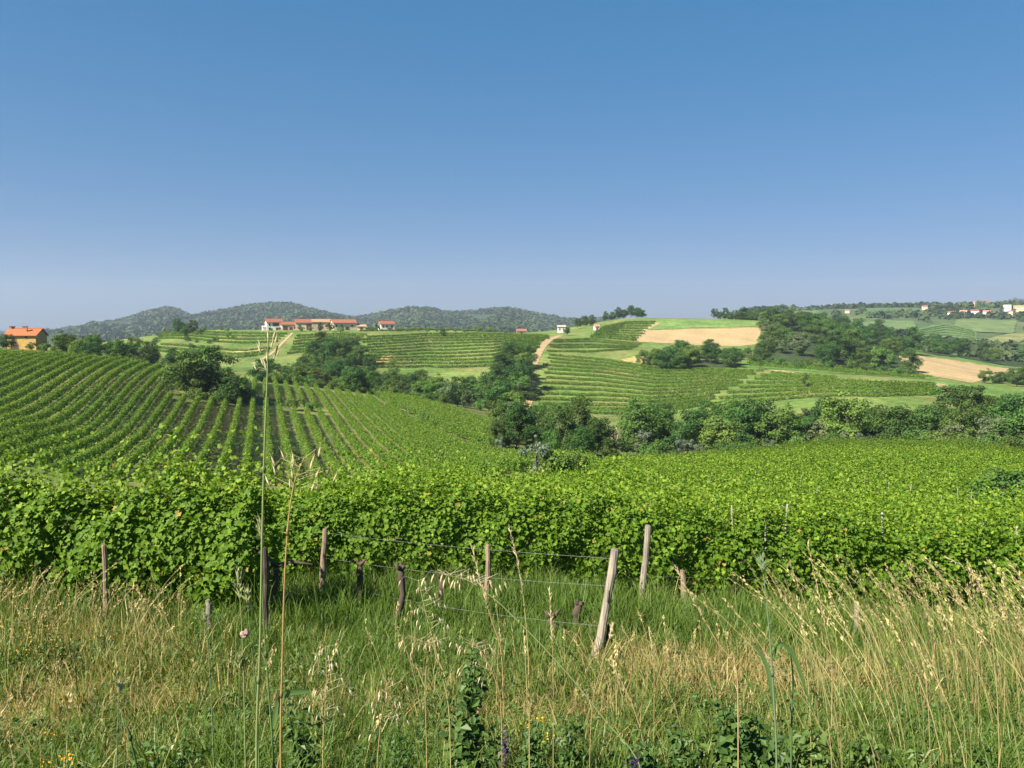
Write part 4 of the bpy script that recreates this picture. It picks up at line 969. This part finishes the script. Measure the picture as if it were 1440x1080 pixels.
def wire(a, b, fa, fb, label, sag=0.03):
    pa = POSTS[a][0] + (POSTS[a][1] - POSTS[a][0]) * fa if isinstance(a, str) else np.array(a); pb = POSTS[b][0] + (POSTS[b][1] - POSTS[b][0]) * fb if isinstance(b, str) else np.array(b)
    t = np.linspace(0, 1, 14)[:, None]; p = pa * (1 - t) + pb * t; p[:, 2] -= sag * 4 * t[:, 0] * (1 - t[:, 0])
    mb = MB(); mb.tube(p, 0.0017, 5, (0.16, 0.16, 0.155)); tag(mb.build('trellis_wire', M['metal']), label, 'wire')
wire('d', 'f', 0.96, 0.93, 'top trellis wire running left from the leaning post')
wire('d', 'f', 0.62, 0.70, 'middle trellis wire running left from the leaning post', 0.05)
wire('d', 'f', 0.30, 0.36, 'low trellis wire running left from the leaning post', 0.08)
wire('c', 'd', 0.75, 0.80, 'upper trellis wire between the vine row end and the upright brown post')
wire('c', 'd', 0.42, 0.45, 'lower trellis wire between the vine row end and the upright brown post', 0.05)
wire('g', (9.0, 13.3, float(H(9.0, 13.3)) + 0.75), 0.40, 0, 'trellis wire running right from the grey cracked post')
SX = [(165, 80), (657, 82), (880, 90), (920, 140), (985, 205), (797, 190), (965, 245), (433, 210), (593, 255), (550, 220), (1160, 155), (1217, 135), (1257, 165), (1367, 215), (1335, 240), (1420, 310), (1035, 130), (973, 118), (640, 85), (595, 190), (115, 165), (305, 180), (1173, 75), (945, 60), (500, 60), (1404, 75), (1090, 60), (350, 90), (240, 120), (720, 130), (1290, 70), (840, 110)]
st_mesh = {}
for i, (a, b) in enumerate(SX):
    px, py = 860 + a / 2.483, 640 + b / 2.483
    p = hit(px, py + 3, 14, 160, up=1.75)
    if 'stake' not in st_mesh:
        mb = MB(); mb.tube([(0, 0, -0.2), (0.01, 0, 1.0), (0, 0, 2.15)], [0.026, 0.026, 0.022], 8, (0.24, 0.22, 0.185)); mb.tube([(0, 0, 2.15), (0, 0, 2.17)], [0.022, 0.012], 8, (0.3, 0.28, 0.24)); st_mesh['stake'] = mb.mesh('stake', M['post'])
    o = bpy.data.objects.new('vine_stake', st_mesh['stake']); COL.objects.link(o); o.location = (p[0], p[1], float(H(p[0], p[1])) + R.uniform(-0.15, 0.15) - (0.3 if p[1] < 32 else 0)); o.rotation_euler = (R.normal(0, .04), R.normal(0, .05), 0); o.scale = (1, 1, 1)
    tag(o, 'pale stake poking out of the right vineyard canopy', 'stake', 'pale stakes in the right vineyard')
for i in range(40):
    Y = R.uniform(108, 236); k = int(R.integers(-9, 5)); x = (365 - 720) / 1079 * 110 + k * 3.0 - 0.324 * (Y - 110) + 1.1
    o = bpy.data.objects.new('vine_stake', st_mesh['stake']); COL.objects.link(o); o.location = (x, Y, float(H(x, Y)) - 0.1); o.rotation_euler = (R.normal(0, .03), R.normal(0, .03), 0)
    tag(o, 'pale stake between the rows of the left hill', 'stake', 'pale stakes on the left hill')

#@@GRASS
# ------------------------------------------------------------------ grass of the bank
def blades(mb, P, h, w, lean, bend, rng, col):
    """ribbons of three joints that bow over"""
    n = len(P); a = rng.uniform(0, 6.283, n); dirn = np.stack([np.cos(a), np.sin(a), np.zeros(n)], -1)
    L = dirn * (bend * rng.uniform(0.2, 1.3, n))[:, None] + np.array(lean)
    L = L * h[:, None]
    f = rng.uniform(0, 3.1416, n); sd = np.stack([np.cos(f), np.sin(f), np.zeros(n)], -1) * (w * 0.5)[:, None]
    up = np.zeros((n, 3)); up[:, 2] = h
    m1 = P + up * 0.42 + L * 0.16; m2 = P + up * 0.78 + L * 0.52; tip = P + up * (0.98 - 0.15 * np.linalg.norm(L, axis=1) / h)[:, None] + L
    V = np.stack([P - sd, P + sd, m1 - sd * 0.9, m1 + sd * 0.9, m2 - sd * 0.6, m2 + sd * 0.6, tip], 1)
    b = (np.arange(n) * 7)[:, None]
    q = np.concatenate([b + [0, 1, 3, 2], b + [2, 3, 5, 4]], 0); t = b + [4, 5, 6]
    mb.add(V.reshape(-1, 3), q, t, np.repeat(col, 7, 0))
DRY = [(hit(120, 965), 1.1, 0.35), (hit(60, 1040), 0.7, 0.35), (hit(230, 930), 0.9, 0.3), (hit(700, 1010), 0.5, 0.3), (hit(960, 950), 1.0, 1.3), (hit(1060, 965), 0.9, 1.1), (hit(90, 905), 0.8, 0.7), (hit(520, 1000), 0.7, 0.6), (hit(30, 1000), 0.7, 0.5), (hit(820, 1020), 0.6, 0.6), (hit(1300, 950), 1.6, 0.35), (hit(200, 1000), 0.9, 0.35)]
def dryness(x, y):
    d = -0.05 + 0.33 * waves(x, y, 1.4, 71) + 0.22 * waves(x, y, 0.5, 72) + 0.15 * waves(x, y, 4, 73)
    for c, r, k in DRY: d = d + k * np.exp(-((x - c[0]) ** 2 + (y - c[1]) ** 2) / (r * r))
    green = np.exp(-(((x + 0.6) / 2.8) ** 2 + ((y - 10.4) / 1.7) ** 2)); d = d - 0.7 * green
    return d
def scatter(n, y0, y1, rng, umax=1.02, power=1.0):
    y = np.sqrt(rng.uniform(y0 * y0, y1 * y1, n)); u = rng.uniform(-umax, umax, n)
    return u * y, y
GA, GB = np.array([0.052, 0.105, 0.016]), np.array([0.130, 0.195, 0.034]); ST0, ST1 = np.array([0.24, 0.20, 0.065]), np.array([0.40, 0.31, 0.14])
def grass_layer(name, label, n, y0, y1, hr, wr, seed, patch=0.7, lean=(0.0, 0, 0), bend=0.55):
    rng = np.random.default_rng(seed); x, y = scatter(n, y0, y1, rng)
    nt_ = n // 38; tx, ty = scatter(nt_, y0, y1, rng); ti = rng.integers(0, nt_, n); intuft = rng.uniform(0, 1, n) < 0.6; tr = rng.uniform(0.02, 0.075, nt_) * (1 + y0 * 0.06); thh = rng.uniform(0.7, 1.5, nt_)
    x = np.where(intuft, tx[ti] + rng.normal(0, 1, n) * tr[ti], x); y = np.where(intuft, ty[ti] + rng.normal(0, 1, n) * tr[ti], y)
    clump = waves(x, y, 0.45, seed) + 0.6 * waves(x, y, 1.5, seed + 1)
    keep = rng.uniform(0, 1, n) < np.clip(0.75 + patch * clump, 0.12, 1); x, y = x[keep], y[keep]; n = len(x); tall = np.where(intuft, thh[ti], 0.75)[keep]; tone = (rng.uniform(0, 1, nt_)[ti] * 0.5)[keep][:, None]
    d = np.clip(dryness(x, y) + rng.normal(0, 0.22, n), 0, 1)[:, None]
    isdry = rng.uniform(0, 1, (n, 1)) < d * 0.85
    cg = GA + (GB - GA) * np.clip(rng.uniform(0, 0.6, (n, 1)) + tone, 0, 1); cg = cg * (1 - 0.35 * d) + np.array([0.20, 0.19, 0.05]) * 0.35 * d
    cd = ST0 + (ST1 - ST0) * rng.uniform(0, 1, (n, 1))
    c = np.where(isdry, cd, cg)
    h = rng.uniform(*hr, n) * tall * (1 + 0.35 * np.clip(waves(x, y, 1.1, seed + 2), -1, 1)) 
    P = np.stack([x, y, H(x, y) - 0.01], -1)
    mb = MB(); blades(mb, P, h, rng.uniform(*wr, n), lean, bend, rng, c)
    tag(mb.build(name, M['grass']), label, 'grass', kind='stuff')
grass_layer('grass', 'green and straw coloured grass on the near bank', 76000, 1.6, 5.2, (0.05, 0.22), (0.0035, 0.0085), 501, bend=0.75)
grass_layer('grass', 'rough grass on the bank below the posts', 106000, 5.0, 9.4, (0.07, 0.27), (0.005, 0.011), 502, bend=0.65)
grass_layer('grass', 'lush tall grass under the vine rows', 118000, 9.0, 16.0, (0.20, 0.50), (0.007, 0.015), 503, patch=0.4, bend=0.5)
# low leafy ground cover between the blades
rng = np.random.default_rng(520); x, y = scatter(26000, 1.6, 7.5, rng); kp = waves(x, y, 0.8, 90) + 0.5 * waves(x, y, 0.3, 91) > 0.12; x, y = x[kp], y[kp]; n = len(x)
mb = MB(); cards(mb, np.stack([x, y, H(x, y) + rng.uniform(0.02, 0.20, n)], -1), rng.normal(size=(n, 3)) * 0.5 + [0, -0.2, 0.9], rng.uniform(0.02, 0.05, n), rng, np.array([0.04, 0.085, 0.018]) + rng.uniform(0, 1, (n, 1)) * np.array([0.06, 0.08, 0.018]), 0.6, 0.15)
tag(mb.build('ground_cover', M['plant']), 'small leafy weeds creeping through the grass', 'ground cover', kind='stuff')

def culms(mb, P, h, lean, rng, col, head=0.22, rad=0.0016, hs=0.016):
    """thin stems with narrow seed heads"""
    for p, hh, le, c in zip(P, h, lean, col):
        t = np.linspace(0, 1, 6)[:, None]
        q = p + np.array([0, 0, hh]) * (t - 0.12 * t ** 3) + np.array(le) * hh * t ** 1.7
        mb.tube(q, np.linspace(rad, rad * 0.5, 6), 3, c, cap=False)
        k = int(14 + 10 * rng.uniform()); tt = rng.uniform(1 - head, 1.0, k)
        hp = np.stack([np.interp(tt, t[:, 0], q[:, i]) for i in range(3)], -1) + rng.normal(0, 0.006, (k, 3))
        ax = unit(q[-1] - q[-2])
        N = rng.normal(size=(k, 3)); N = N - (N @ ax)[:, None] * ax
        N = unit(N); T = unit(ax + rng.normal(size=(k, 3)) * 0.35); T = unit(T - (T * N).sum(1, keepdims=True) * N); B = np.cross(N, T)
        s = (hs * rng.uniform(0.7, 1.4, k))[:, None]
        v = np.stack([hp - T * s * 0.5, hp + B * s * 0.22, hp + T * s * 0.7, hp - B * s * 0.22], 1)
        mb.add(v.reshape(-1, 3), np.arange(k * 4).reshape(-1, 4), None, np.repeat(np.broadcast_to(np.array(c) * 1.1, (k, 3)) * rng.uniform(0.8, 1.2, (k, 1)), 4, 0))
def culm_patch(label, n, pxr, yr, hr, seed, lean0, spread, dry=0.8):
    rng = np.random.default_rng(seed); mb = MB()
    px = rng.uniform(*pxr, n); Y = np.sqrt(rng.uniform(yr[0] ** 2, yr[1] ** 2, n)); x = (px - 720) / 1079 * Y
    kp = waves(x, Y, 0.9, seed) > (np.interp(px, [1120, 1320], [0.22, -0.5]) if seed == 531 else -0.35); x, Y = x[kp], Y[kp]; n = len(x)
    P = np.stack([x, Y, H(x, Y)], -1)
    lean = np.array(lean0) + rng.normal(size=(n, 3)) * spread * [1, 1, 0]
    d = rng.uniform(0, 1, (n, 1)) < dry
    c = np.where(d, np.array([0.45, 0.37, 0.17]) * rng.uniform(0.7, 1.25, (n, 1)), np.array([0.19, 0.235, 0.055]) * rng.uniform(0.7, 1.2, (n, 1)))
    culms(mb, P, rng.uniform(*hr, n), lean, rng, c, hs=0.017, rad=0.0021)
    tag(mb.build('dry_grass', M['straw']), label, 'dry grass', kind='stuff')
culm_patch('tall dry grass leaning left on the right of the bank', 600, (1120, 1760), (3.0, 7.5), (0.7, 1.25), 531, (-0.27, 0.02, 0), 0.16, 0.62)
culm_patch('scattered dry grass stems in the middle of the bank', 85, (540, 1080), (2.8, 7.5), (0.45, 0.85), 532, (-0.12, 0, 0), 0.2)
culm_patch('reddish dry grass in front of the left vine row', 300, (-60, 250), (6.8, 9.8), (0.35, 0.75), 533, (0.05, 0, 0), 0.28)
culm_patch('thin grass stems on the left of the bank', 70, (-80, 560), (2.4, 7.0), (0.35, 0.65), 534, (0, 0, 0), 0.25, 0.6)

#@@STALKS
# ------------------------------------------------------------------ single tall plants in front
STRAW = (0.46, 0.34, 0.16); GRN = (0.13, 0.21, 0.075); PALEG = (0.24, 0.30, 0.12); OAT = (0.55, 0.47, 0.27)
def bez(pts, n=24):
    pts = np.asarray(pts, float); s = np.linspace(0, 1, len(pts)); q = np.linspace(0, 1, n)
    return np.stack([pchip(s, pts[:, i], q) for i in range(3)], -1)
def spikelet(mb, p, d, L, col):
    d = unit(np.array(d, float)); r = unit(np.cross(d, [0.3, 1, 0.2])); w = L * 0.13
    mb.tube([p, p + d * L * 0.3, p + d * L * 0.7, p + d * L], [w * 0.35, w, w * 0.75, 0.0004], 5, col)
    mb.tube([p + d * L * 0.8, p + d * L * 1.5 + r * L * 0.12], [0.0004, 0.0002], 3, np.array(col) * 0.7, cap=False)
def stalk(name, pts, Y, rad, col, label, head=None, seed=0, leaf=None, hcol=OAT, cat='grass stalk', group=None):
    rng = np.random.default_rng(seed)
    w = np.array([at(px, py, Y) for px, py in pts])
    base = w[0].copy(); gz = float(H(base[0], base[1]))
    if base[2] > gz: w = np.concatenate([[[base[0] + (base[0] - w[1][0]) * 0.3, base[1], gz - 0.02]], w])
    b0 = w[0].copy(); c = bez(w, 30) - b0
    o = empty(name, b0); tag(o, label, cat, group)
    mb = MB(); mb.tube(c, np.linspace(rad, rad * 0.4, len(c)), 6, np.array(col)); 
    for f in (0.3, 0.62):                                             # nodes
        k = int(f * 29); mb.tube([c[k] - [0, 0, 0.006], c[k], c[k] + [0, 0, 0.006]], [rad, rad * 1.5, rad], 6, np.array(col) * 0.6)
    mb.build('stem', M['grass'], o, smooth=True)
    if head:
        hb = MB(); kind, f0 = head[0], head[1]
        if kind == 'spike':
            for t in np.linspace(f0, 1, 34):
                k = t * 29; i = min(int(k), 28); p = c[i] + (c[i + 1] - c[i]) * (k - i); ax = unit(c[i + 1] - c[i])
                spikelet(hb, p, ax + rng.normal(size=3) * 0.28, 0.016 * rng.uniform(0.8, 1.3), np.array(hcol) * rng.uniform(0.8, 1.15))
        else:                                                         # drooping oat panicle
            for t in np.linspace(f0, 0.99, head[2]):
                k = t * 29; i = min(int(k), 28); p = c[i] + (c[i + 1] - c[i]) * (k - i)
                for q in range(2):
                    a = rng.uniform(0, 6.28); L = rng.uniform(0.02, 0.06) * (1.25 - t + f0) * head[3]
                    e = p + np.array([math.cos(a) * L, math.sin(a) * L * 0.6, L * 0.35]); e2 = e + np.array([math.cos(a) * L * 0.3, 0, -L * 0.35])
                    hb.tube([p, e, e2], [0.0005, 0.0004, 0.0003], 3, np.array(hcol) * 0.8, cap=False)
                    spikelet(hb, e2, [math.cos(a) * 0.4, 0.1, -1 if head[4] else 0.9], (head[5] if len(head) > 5 else 0.022) * rng.uniform(0.8, 1.2), np.array(hcol) * rng.uniform(0.8, 1.15))
        hb.build('seed_head', M['straw'], o)
    if leaf:
        for lf in leaf:
            lp = bez([at(px, py, Y + 0.01) for px, py in lf[0]], 18) - b0; wd = lf[1] * np.sin(np.linspace(0.5, 3.14, 18)) ** 0.8 + 0.0003
            d = unit(np.gradient(lp, axis=0)); sd = unit(np.cross(d, [0.25, 1, 0.15])) * wd[:, None]
            lb = MB(); v = np.stack([lp - sd, lp + [0, 0.002, 0.0], lp + sd], 1).reshape(-1, 3); i, j = np.meshgrid(np.arange(17), np.arange(2), indexing='ij')
            lb.add(v, np.stack([i * 3 + j, i * 3 + j + 1, (i + 1) * 3 + j + 1, (i + 1) * 3 + j], -1).reshape(-1, 4), None, np.array(lf[2])); lb.build('leaf', M['grass'], o, smooth=True)
    return o
stalk('grass_stalk', [(361, 1100), (366, 900), (369, 740), (373, 600), (376, 530), (377, 474)], 1.3, 0.0026, PALEG, 'tallest green grass stalk, rising to the skyline at the left', ('oat', 0.86, 8, 0.2, 0, 0.013), 1, hcol=(0.5, 0.47, 0.28))
stalk('grass_stalk', [(386, 1100), (377, 960), (370, 850), (367, 740)], 1.32, 0.0022, GRN, 'green grass stem crossing the tallest stalk', ('spike', 0.93), 2, leaf=[([(383, 1025), (392, 990), (405, 974), (432, 972), (440, 990)], 0.006, (0.09, 0.16, 0.05))], hcol=(0.3, 0.33, 0.15))
stalk('grass_stalk', [(395, 1100), (397, 930), (401, 800), (408, 712), (416, 672), (428, 643)], 1.25, 0.0019, (0.42, 0.29, 0.13), 'dry tan stalk with a feathery top right of the tallest stalk', ('oat', 0.74, 8, 0.7, 0, 0.015), 3)
stalk('grass_stalk', [(346, 1100), (343, 960), (340, 880), (335, 812)], 1.5, 0.0019, PALEG, 'green stalk carrying a small snail', ('spike', 0.88), 4, hcol=(0.34, 0.38, 0.16))
stalk('grass_stalk', [(330, 1100), (336, 990), (338, 930)], 1.5, 0.0017, GRN, 'short bare green stem left of the snail stalk', ('spike', 0.93), 5, hcol=(0.3, 0.35, 0.14))
stalk('grass_stalk', [(362, 1000), (356, 930), (350, 868), (347, 836)], 1.6, 0.0017, GRN, 'short green stalk with a bristly ear beside the snail', ('spike', 0.80), 6, hcol=(0.34, 0.38, 0.16))
stalk('grass_stalk', [(300, 1060), (297, 980), (292, 900), (289, 870)], 2.0, 0.002, (0.17, 0.24, 0.12), 'bluish green stem standing before the nearest vine row', ('spike', 0.95), 7, hcol=(0.3, 0.33, 0.16))
OATL = 'wild oat plants in the near grass'
stalk('wild_oat', [(632, 1010), (622, 950), (606, 890), (596, 850), (588, 815)], 2.6, 0.0022, (0.45, 0.40, 0.17), 'wild oat with hanging white spikelets, left of the tan post', ('oat', 0.62, 10, 1.0, 1), 11, hcol=(0.62, 0.56, 0.38), cat='wild oat')
stalk('wild_oat', [(454, 1060), (457, 1000), (459, 950), (458, 908)], 2.4, 0.002, (0.45, 0.38, 0.18), 'wild oat with white spikelets right of the dry tan stalk', ('oat', 0.45, 10, 1.0, 1), 12, hcol=(0.62, 0.56, 0.40), cat='wild oat')
stalk('wild_oat', [(905, 1095), (850, 1012), (790, 938), (735, 880), (690, 838), (655, 815), (625, 808)], 1.9, 0.0022, (0.30, 0.36, 0.14), 'long oat stem slanting across from the lower right to its pale head', ('oat', 0.80, 9, 0.9, 1), 13, hcol=(0.60, 0.52, 0.32), cat='wild oat')
stalk('wild_oat', [(600, 1060), (598, 980), (600, 930), (606, 905), (585, 900)], 2.5, 0.002, STRAW, 'nodding dry oat at the left of the leafy weed', ('oat', 0.7, 10, 1.2, 1), 14, hcol=(0.56, 0.46, 0.27), cat='wild oat')
stalk('wild_oat', [(706, 1060), (704, 990), (690, 940), (668, 906), (664, 912)], 2.5, 0.002, STRAW, 'dry oat arching above the leafy weed', ('oat', 0.55, 12, 1.2, 1), 15, hcol=(0.56, 0.46, 0.27), cat='wild oat')
stalk('wild_oat', [(530, 1100), (534, 1030), (540, 985), (545, 960)], 2.2, 0.0018, STRAW, 'low oat between the two leafy weeds', ('oat', 0.5, 8, 1.0, 1), 16, hcol=(0.58, 0.50, 0.32), cat='wild oat')
stalk('grass_stalk', [(744, 960), (740, 880), (730, 800), (716, 742)], 2.6, 0.0024, (0.45, 0.37, 0.16), 'straw grass ear right of the tan post', ('spike', 0.62), 21)
stalk('grass_stalk', [(706, 930), (690, 868), (675, 815), (663, 768)], 2.7, 0.0024, STRAW, 'straw grass ear left of the tan post', ('spike', 0.55), 22)
stalk('grass_stalk', [(778, 960), (776, 890), (773, 830)], 3.0, 0.002, STRAW, 'thin dry stem left of the leaning post', ('spike', 0.6), 23)
stalk('grass_stalk', [(832, 1000), (845, 940), (862, 880)], 3.0, 0.0018, STRAW, 'thin dry stem crossing the foot of the leaning post', ('spike', 0.9), 24)
stalk('grass_stalk', [(1036, 945), (1010, 905), (985, 862), (966, 828), (952, 800)], 2.8, 0.0030, STRAW, 'thick straw ear leaning left of the tall green stem', ('spike', 0.45), 25)
stalk('grass_stalk', [(1092, 1100), (1088, 980), (1082, 890), (1072, 790)], 1.5, 0.0026, (0.17, 0.24, 0.14), 'tall bluish green stem right of centre', ('spike', 0.96), 26, leaf=[([(1086, 925), (1098, 905), (1112, 915), (1130, 960), (1146, 1010)], 0.0038, (0.08, 0.16, 0.045)), ([(1090, 1000), (1078, 935), (1060, 905)], 0.004, (0.09, 0.17, 0.06))], hcol=(0.2, 0.27, 0.14))
stalk('grass_stalk', [(1112, 1100), (1113, 1020), (1115, 960), (1112, 920)], 1.55, 0.0030, (0.10, 0.17, 0.07), 'shorter green stem beside the tall bluish one', None, 27)
stalk('grass_stalk', [(1170, 940), (1160, 880), (1148, 820), (1136, 763)], 3.4, 0.0026, STRAW, 'tall straw ear standing in front of the right vines', ('spike', 0.5), 28)
stalk('grass_stalk', [(1450, 1010), (1430, 930), (1395, 850), (1360, 800), (1335, 786)], 2.8, 0.0026, STRAW, 'long straw stem arching left at the right edge', ('spike', 0.55), 29)
stalk('grass_stalk', [(1480, 960), (1462, 880), (1440, 820), (1418, 788)], 2.9, 0.0026, STRAW, 'straw ear leaning in from the right edge', ('spike', 0.5), 30)
stalk('grass_stalk', [(920, 960), (918, 920), (913, 885)], 4.0, 0.002, STRAW, 'short straw stem right of the leaning post', ('spike', 0.6), 31)
stalk('bent_grass', [(196, 1110), (186, 1050), (178, 1022), (166, 1018)], 1.6, 0.0030, (0.07, 0.13, 0.04), 'bent dark green blade at the bottom left', None, 32)
stalk('grass_stalk', [(165, 1110), (166, 1010), (168, 965)], 1.7, 0.0018, (0.18, 0.24, 0.13), 'straight pale stem beside the bent blade', ('spike', 0.92), 33, hcol=(0.35, 0.36, 0.2))
# the snail on its stalk
p = at(343, 891, 1.49); o = empty('snail', p); tag(o, 'small pinkish white snail shell clinging to a green stalk', 'snail')
mb = MB(); t = np.linspace(0, 4.4 * math.pi, 60); rr = 0.0005 + 0.0070 * (t / t[-1]) ** 1.4
mb.tube(np.stack([rr * np.cos(t), -0.005 * (1 - t / t[-1]), rr * np.sin(t)], -1), rr * 0.52 + 0.0006, 8, np.array([0.30, 0.21, 0.17]) * (1 + 0.3 * np.sin(t * 3)[:, None])); mb.build('shell', M['wall'], o, smooth=True)
mb = MB(); mb.tube([(0.006, 0.001, -0.008), (0.002, 0.003, -0.009), (-0.006, 0.002, -0.007)], [0.001, 0.0022, 0.001], 7, (0.25, 0.2, 0.16)); mb.build('foot', M['wall'], o, smooth=True)

def weed(px, py, Y, h, nleaf, ls, col0, col1, label, seed, branches=4, name='leafy_weed', cat='weed', asp=0.6, group=None, flower=None, top=None, Ymin=3.3):
    rng = np.random.default_rng(seed); b = at(px, py, Y); Y = max(Y, Ymin); b = at(px, py, Y); b[2] = float(H(b[0], b[1]))
    if top: h = float(at(px, top, Y)[2] - b[2])
    o = empty(name, b); tag(o, label, cat, group)
    sm, lm = MB(), MB()
    tips = []
    for k in range(branches):
        a = rng.uniform(0, 6.28); sp = rng.uniform(0.05, 0.28) * h * (0.4 if k == 0 else 1); hh = h * (1 if k == 0 else rng.uniform(0.5, 0.95))
        c = bez([(0, 0, -0.02), (sp * .3 * math.cos(a), sp * .3 * math.sin(a), hh * .4), (sp * math.cos(a), sp * math.sin(a), hh)], 12)
        sm.tube(c, np.linspace(0.0045, 0.0015, 12), 5, np.array(col0) * 1.3); tips.append(c[-1])
        m = nleaf // branches; t = rng.uniform(0.15, 1, m); P = np.stack([np.interp(t, np.linspace(0, 1, 12), c[:, i]) for i in range(3)], -1)
        a2 = rng.uniform(0, 6.28, m); off = np.stack([np.cos(a2), np.sin(a2), rng.uniform(-0.3, 0.4, m)], -1)
        P = P + off * (ls * 0.65 * rng.uniform(0.5, 1.2, m))[:, None]
        cards(lm, P, off * 0.45 + [0, -0.15, 0.8] + rng.normal(size=(m, 3)) * 0.35, ls * rng.uniform(0.6, 1.25, m) * (1.15 - 0.5 * t), rng, np.array(col0) + (np.array(col1) - np.array(col0)) * rng.uniform(0, 1, (m, 1)), asp, 0.2)
    sm.build('stem', M['plant'], o, smooth=True); lm.build('foliage', M['plant'], o)
    if flower:
        fm = MB(); P = np.array(tips)[rng.integers(0, len(tips), flower[1])] + rng.normal(size=(flower[1], 3)) * flower[3] * np.array([1, 1, flower[4]])
        cards(fm, P, rng.normal(size=(flower[1], 3)) + [0, -0.5, 0.8], flower[2] * rng.uniform(0.6, 1.3, flower[1]), rng, np.array(flower[0]) * rng.uniform(0.7, 1.2, (flower[1], 1)), 0.8, 0.2)
        fm.build('blossoms', M['plant'], o)
    return o
WD0, WD1 = (0.028, 0.065, 0.014), (0.085, 0.150, 0.030)
weed(652, 1085, 2.35, 0.52, 520, 0.058, WD0, WD1, 'tall dark leafy weed below the tan post', 701, 5, top=900)
weed(425, 1090, 2.0, 0.34, 320, 0.05, WD0, WD1, 'leafy weed at the foot of the dry tan stalk', 702, 5, top=985)
weed(1030, 1075, 2.3, 0.36, 520, 0.062, WD0, WD1, 'dense dark bramble left of the tall bluish stem', 703, 7, 'bramble', 'bramble', 0.75, top=990)
weed(1075, 1085, 2.2, 0.26, 420, 0.06, WD0, WD1, 'low bramble at the foot of the tall bluish stem', 704, 7, 'bramble', 'bramble', 0.75, top=1020)
weed(960, 1090, 2.1, 0.26, 380, 0.055, WD0, WD1, 'low leafy weed at the bottom edge right of centre', 705, 6, top=1025)
weed(745, 1095, 1.9, 0.26, 340, 0.05, WD0, WD1, 'leafy weed at the bottom edge below the slanting oat', 706, 6, top=1015)
weed(800, 1080, 2.2, 0.24, 260, 0.045, WD0, WD1, 'small dark weed right of the yellow flower', 707, 5, top=1005)
weed(1150, 1090, 2.2, 0.26, 330, 0.06, (0.05, 0.10, 0.02), (0.13, 0.19, 0.04), 'light green leafy weed below the right dry grass', 708, 6, top=1010)
weed(560, 1090, 2.0, 0.2, 120, 0.045, WD0, WD1, 'small leafy weed at the bottom edge left of centre', 709, 5, top=1030)
weed(1290, 1085, 2.3, 0.22, 110, 0.06, (0.05, 0.10, 0.02), (0.12, 0.18, 0.04), 'low weed at the bottom edge under the straw ears', 710, 5, top=1040)
weed(250, 1085, 2.1, 0.2, 100, 0.04, WD0, WD1, 'small leafy weed at the bottom left', 711, 5, top=1045)
weed(690, 1088, 2.2, 0.2, 260, 0.05, WD0, WD1, 'leafy weed at the bottom edge between the tall dark weed and its right neighbour', 712, 6, top=1020)
weed(905, 1090, 2.2, 0.2, 260, 0.055, WD0, WD1, 'low leafy weed at the foot of the slanting oat', 713, 6, top=1030)
weed(1210, 1088, 2.3, 0.2, 240, 0.055, (0.05, 0.10, 0.02), (0.12, 0.18, 0.04), 'light green weed at the bottom edge below the right straw stems', 714, 6, top=1035)
weed(1380, 1085, 2.3, 0.2, 180, 0.055, WD0, WD1, 'dark low weed in the bottom right corner', 715, 6, top=1045)
YEL = (0.65, 0.42, 0.02)
weed(752, 1060, 2.4, 0.22, 40, 0.03, WD0, WD1, 'yellow wildflower right of the tall dark weed', 721, 4, 'yellow_flower', 'wildflower', flower=(YEL, 30, 0.011, 0.015, 0.5), top=1015)
weed(85, 1070, 2.3, 0.18, 40, 0.03, WD0, WD1, 'orange yellow wildflower at the bottom left', 722, 4, 'yellow_flower', 'wildflower', flower=((0.62, 0.33, 0.015), 60, 0.013, 0.022, 0.5), top=1038)
for i, (px, py, Y) in enumerate(((20, 880, 6.6), (45, 876, 7.0), (65, 884, 6.7), (85, 890, 6.5), (100, 894, 6.4), (32, 895, 6.3), (58, 900, 6.2), (8, 892, 6.4))):
    weed(px, py, Y, R.uniform(0.42, 0.6), 50, 0.05, (0.06, 0.10, 0.02), (0.13, 0.17, 0.03), 'yellow flowering weed in the clump at the left edge', 730 + i, 5, 'yellow_flower', 'wildflower', group='yellow flowering clump at the left edge', flower=((0.42, 0.27, 0.03), 22, 0.018, 0.045, 0.5))
PUR = (0.055, 0.035, 0.085)
weed(690, 1100, 1.35, 0.34, 30, 0.03, (0.06, 0.05, 0.03), (0.10, 0.10, 0.05), 'purple wildflower spike at the bottom edge, left of its twin', 751, 1, 'purple_flower', 'wildflower', flower=(PUR, 50, 0.009, 0.006, 3.0), top=1062, Ymin=1.6)
weed(876, 1100, 1.35, 0.37, 30, 0.03, (0.06, 0.05, 0.03), (0.10, 0.10, 0.05), 'purple wildflower spike at the bottom edge, right of its twin', 752, 1, 'purple_flower', 'wildflower', flower=(PUR, 50, 0.009, 0.006, 3.0), top=1055, Ymin=1.6)

#@@HAZE
# ------------------------------------------------------------------ air
def make_haze():
    mb = MB(); mb.box(-7200, 7200, -60, 6300, -75, 330, (1, 1, 1))
    m, t, out = new_mat('haze')
    p = node(t, 'ShaderNodeVolumePrincipled')
    p.inputs['Color'].default_value = (0.54, 0.65, 0.80, 1); p.inputs['Density'].default_value = 0.0001; p.inputs['Anisotropy'].default_value = 0.1
    t.links.new(p.outputs[0], out.inputs['Volume'])
    o = mb.build('haze', m); tag(o, 'thin bluish summer haze over the hills', 'haze', kind='stuff')
make_haze()
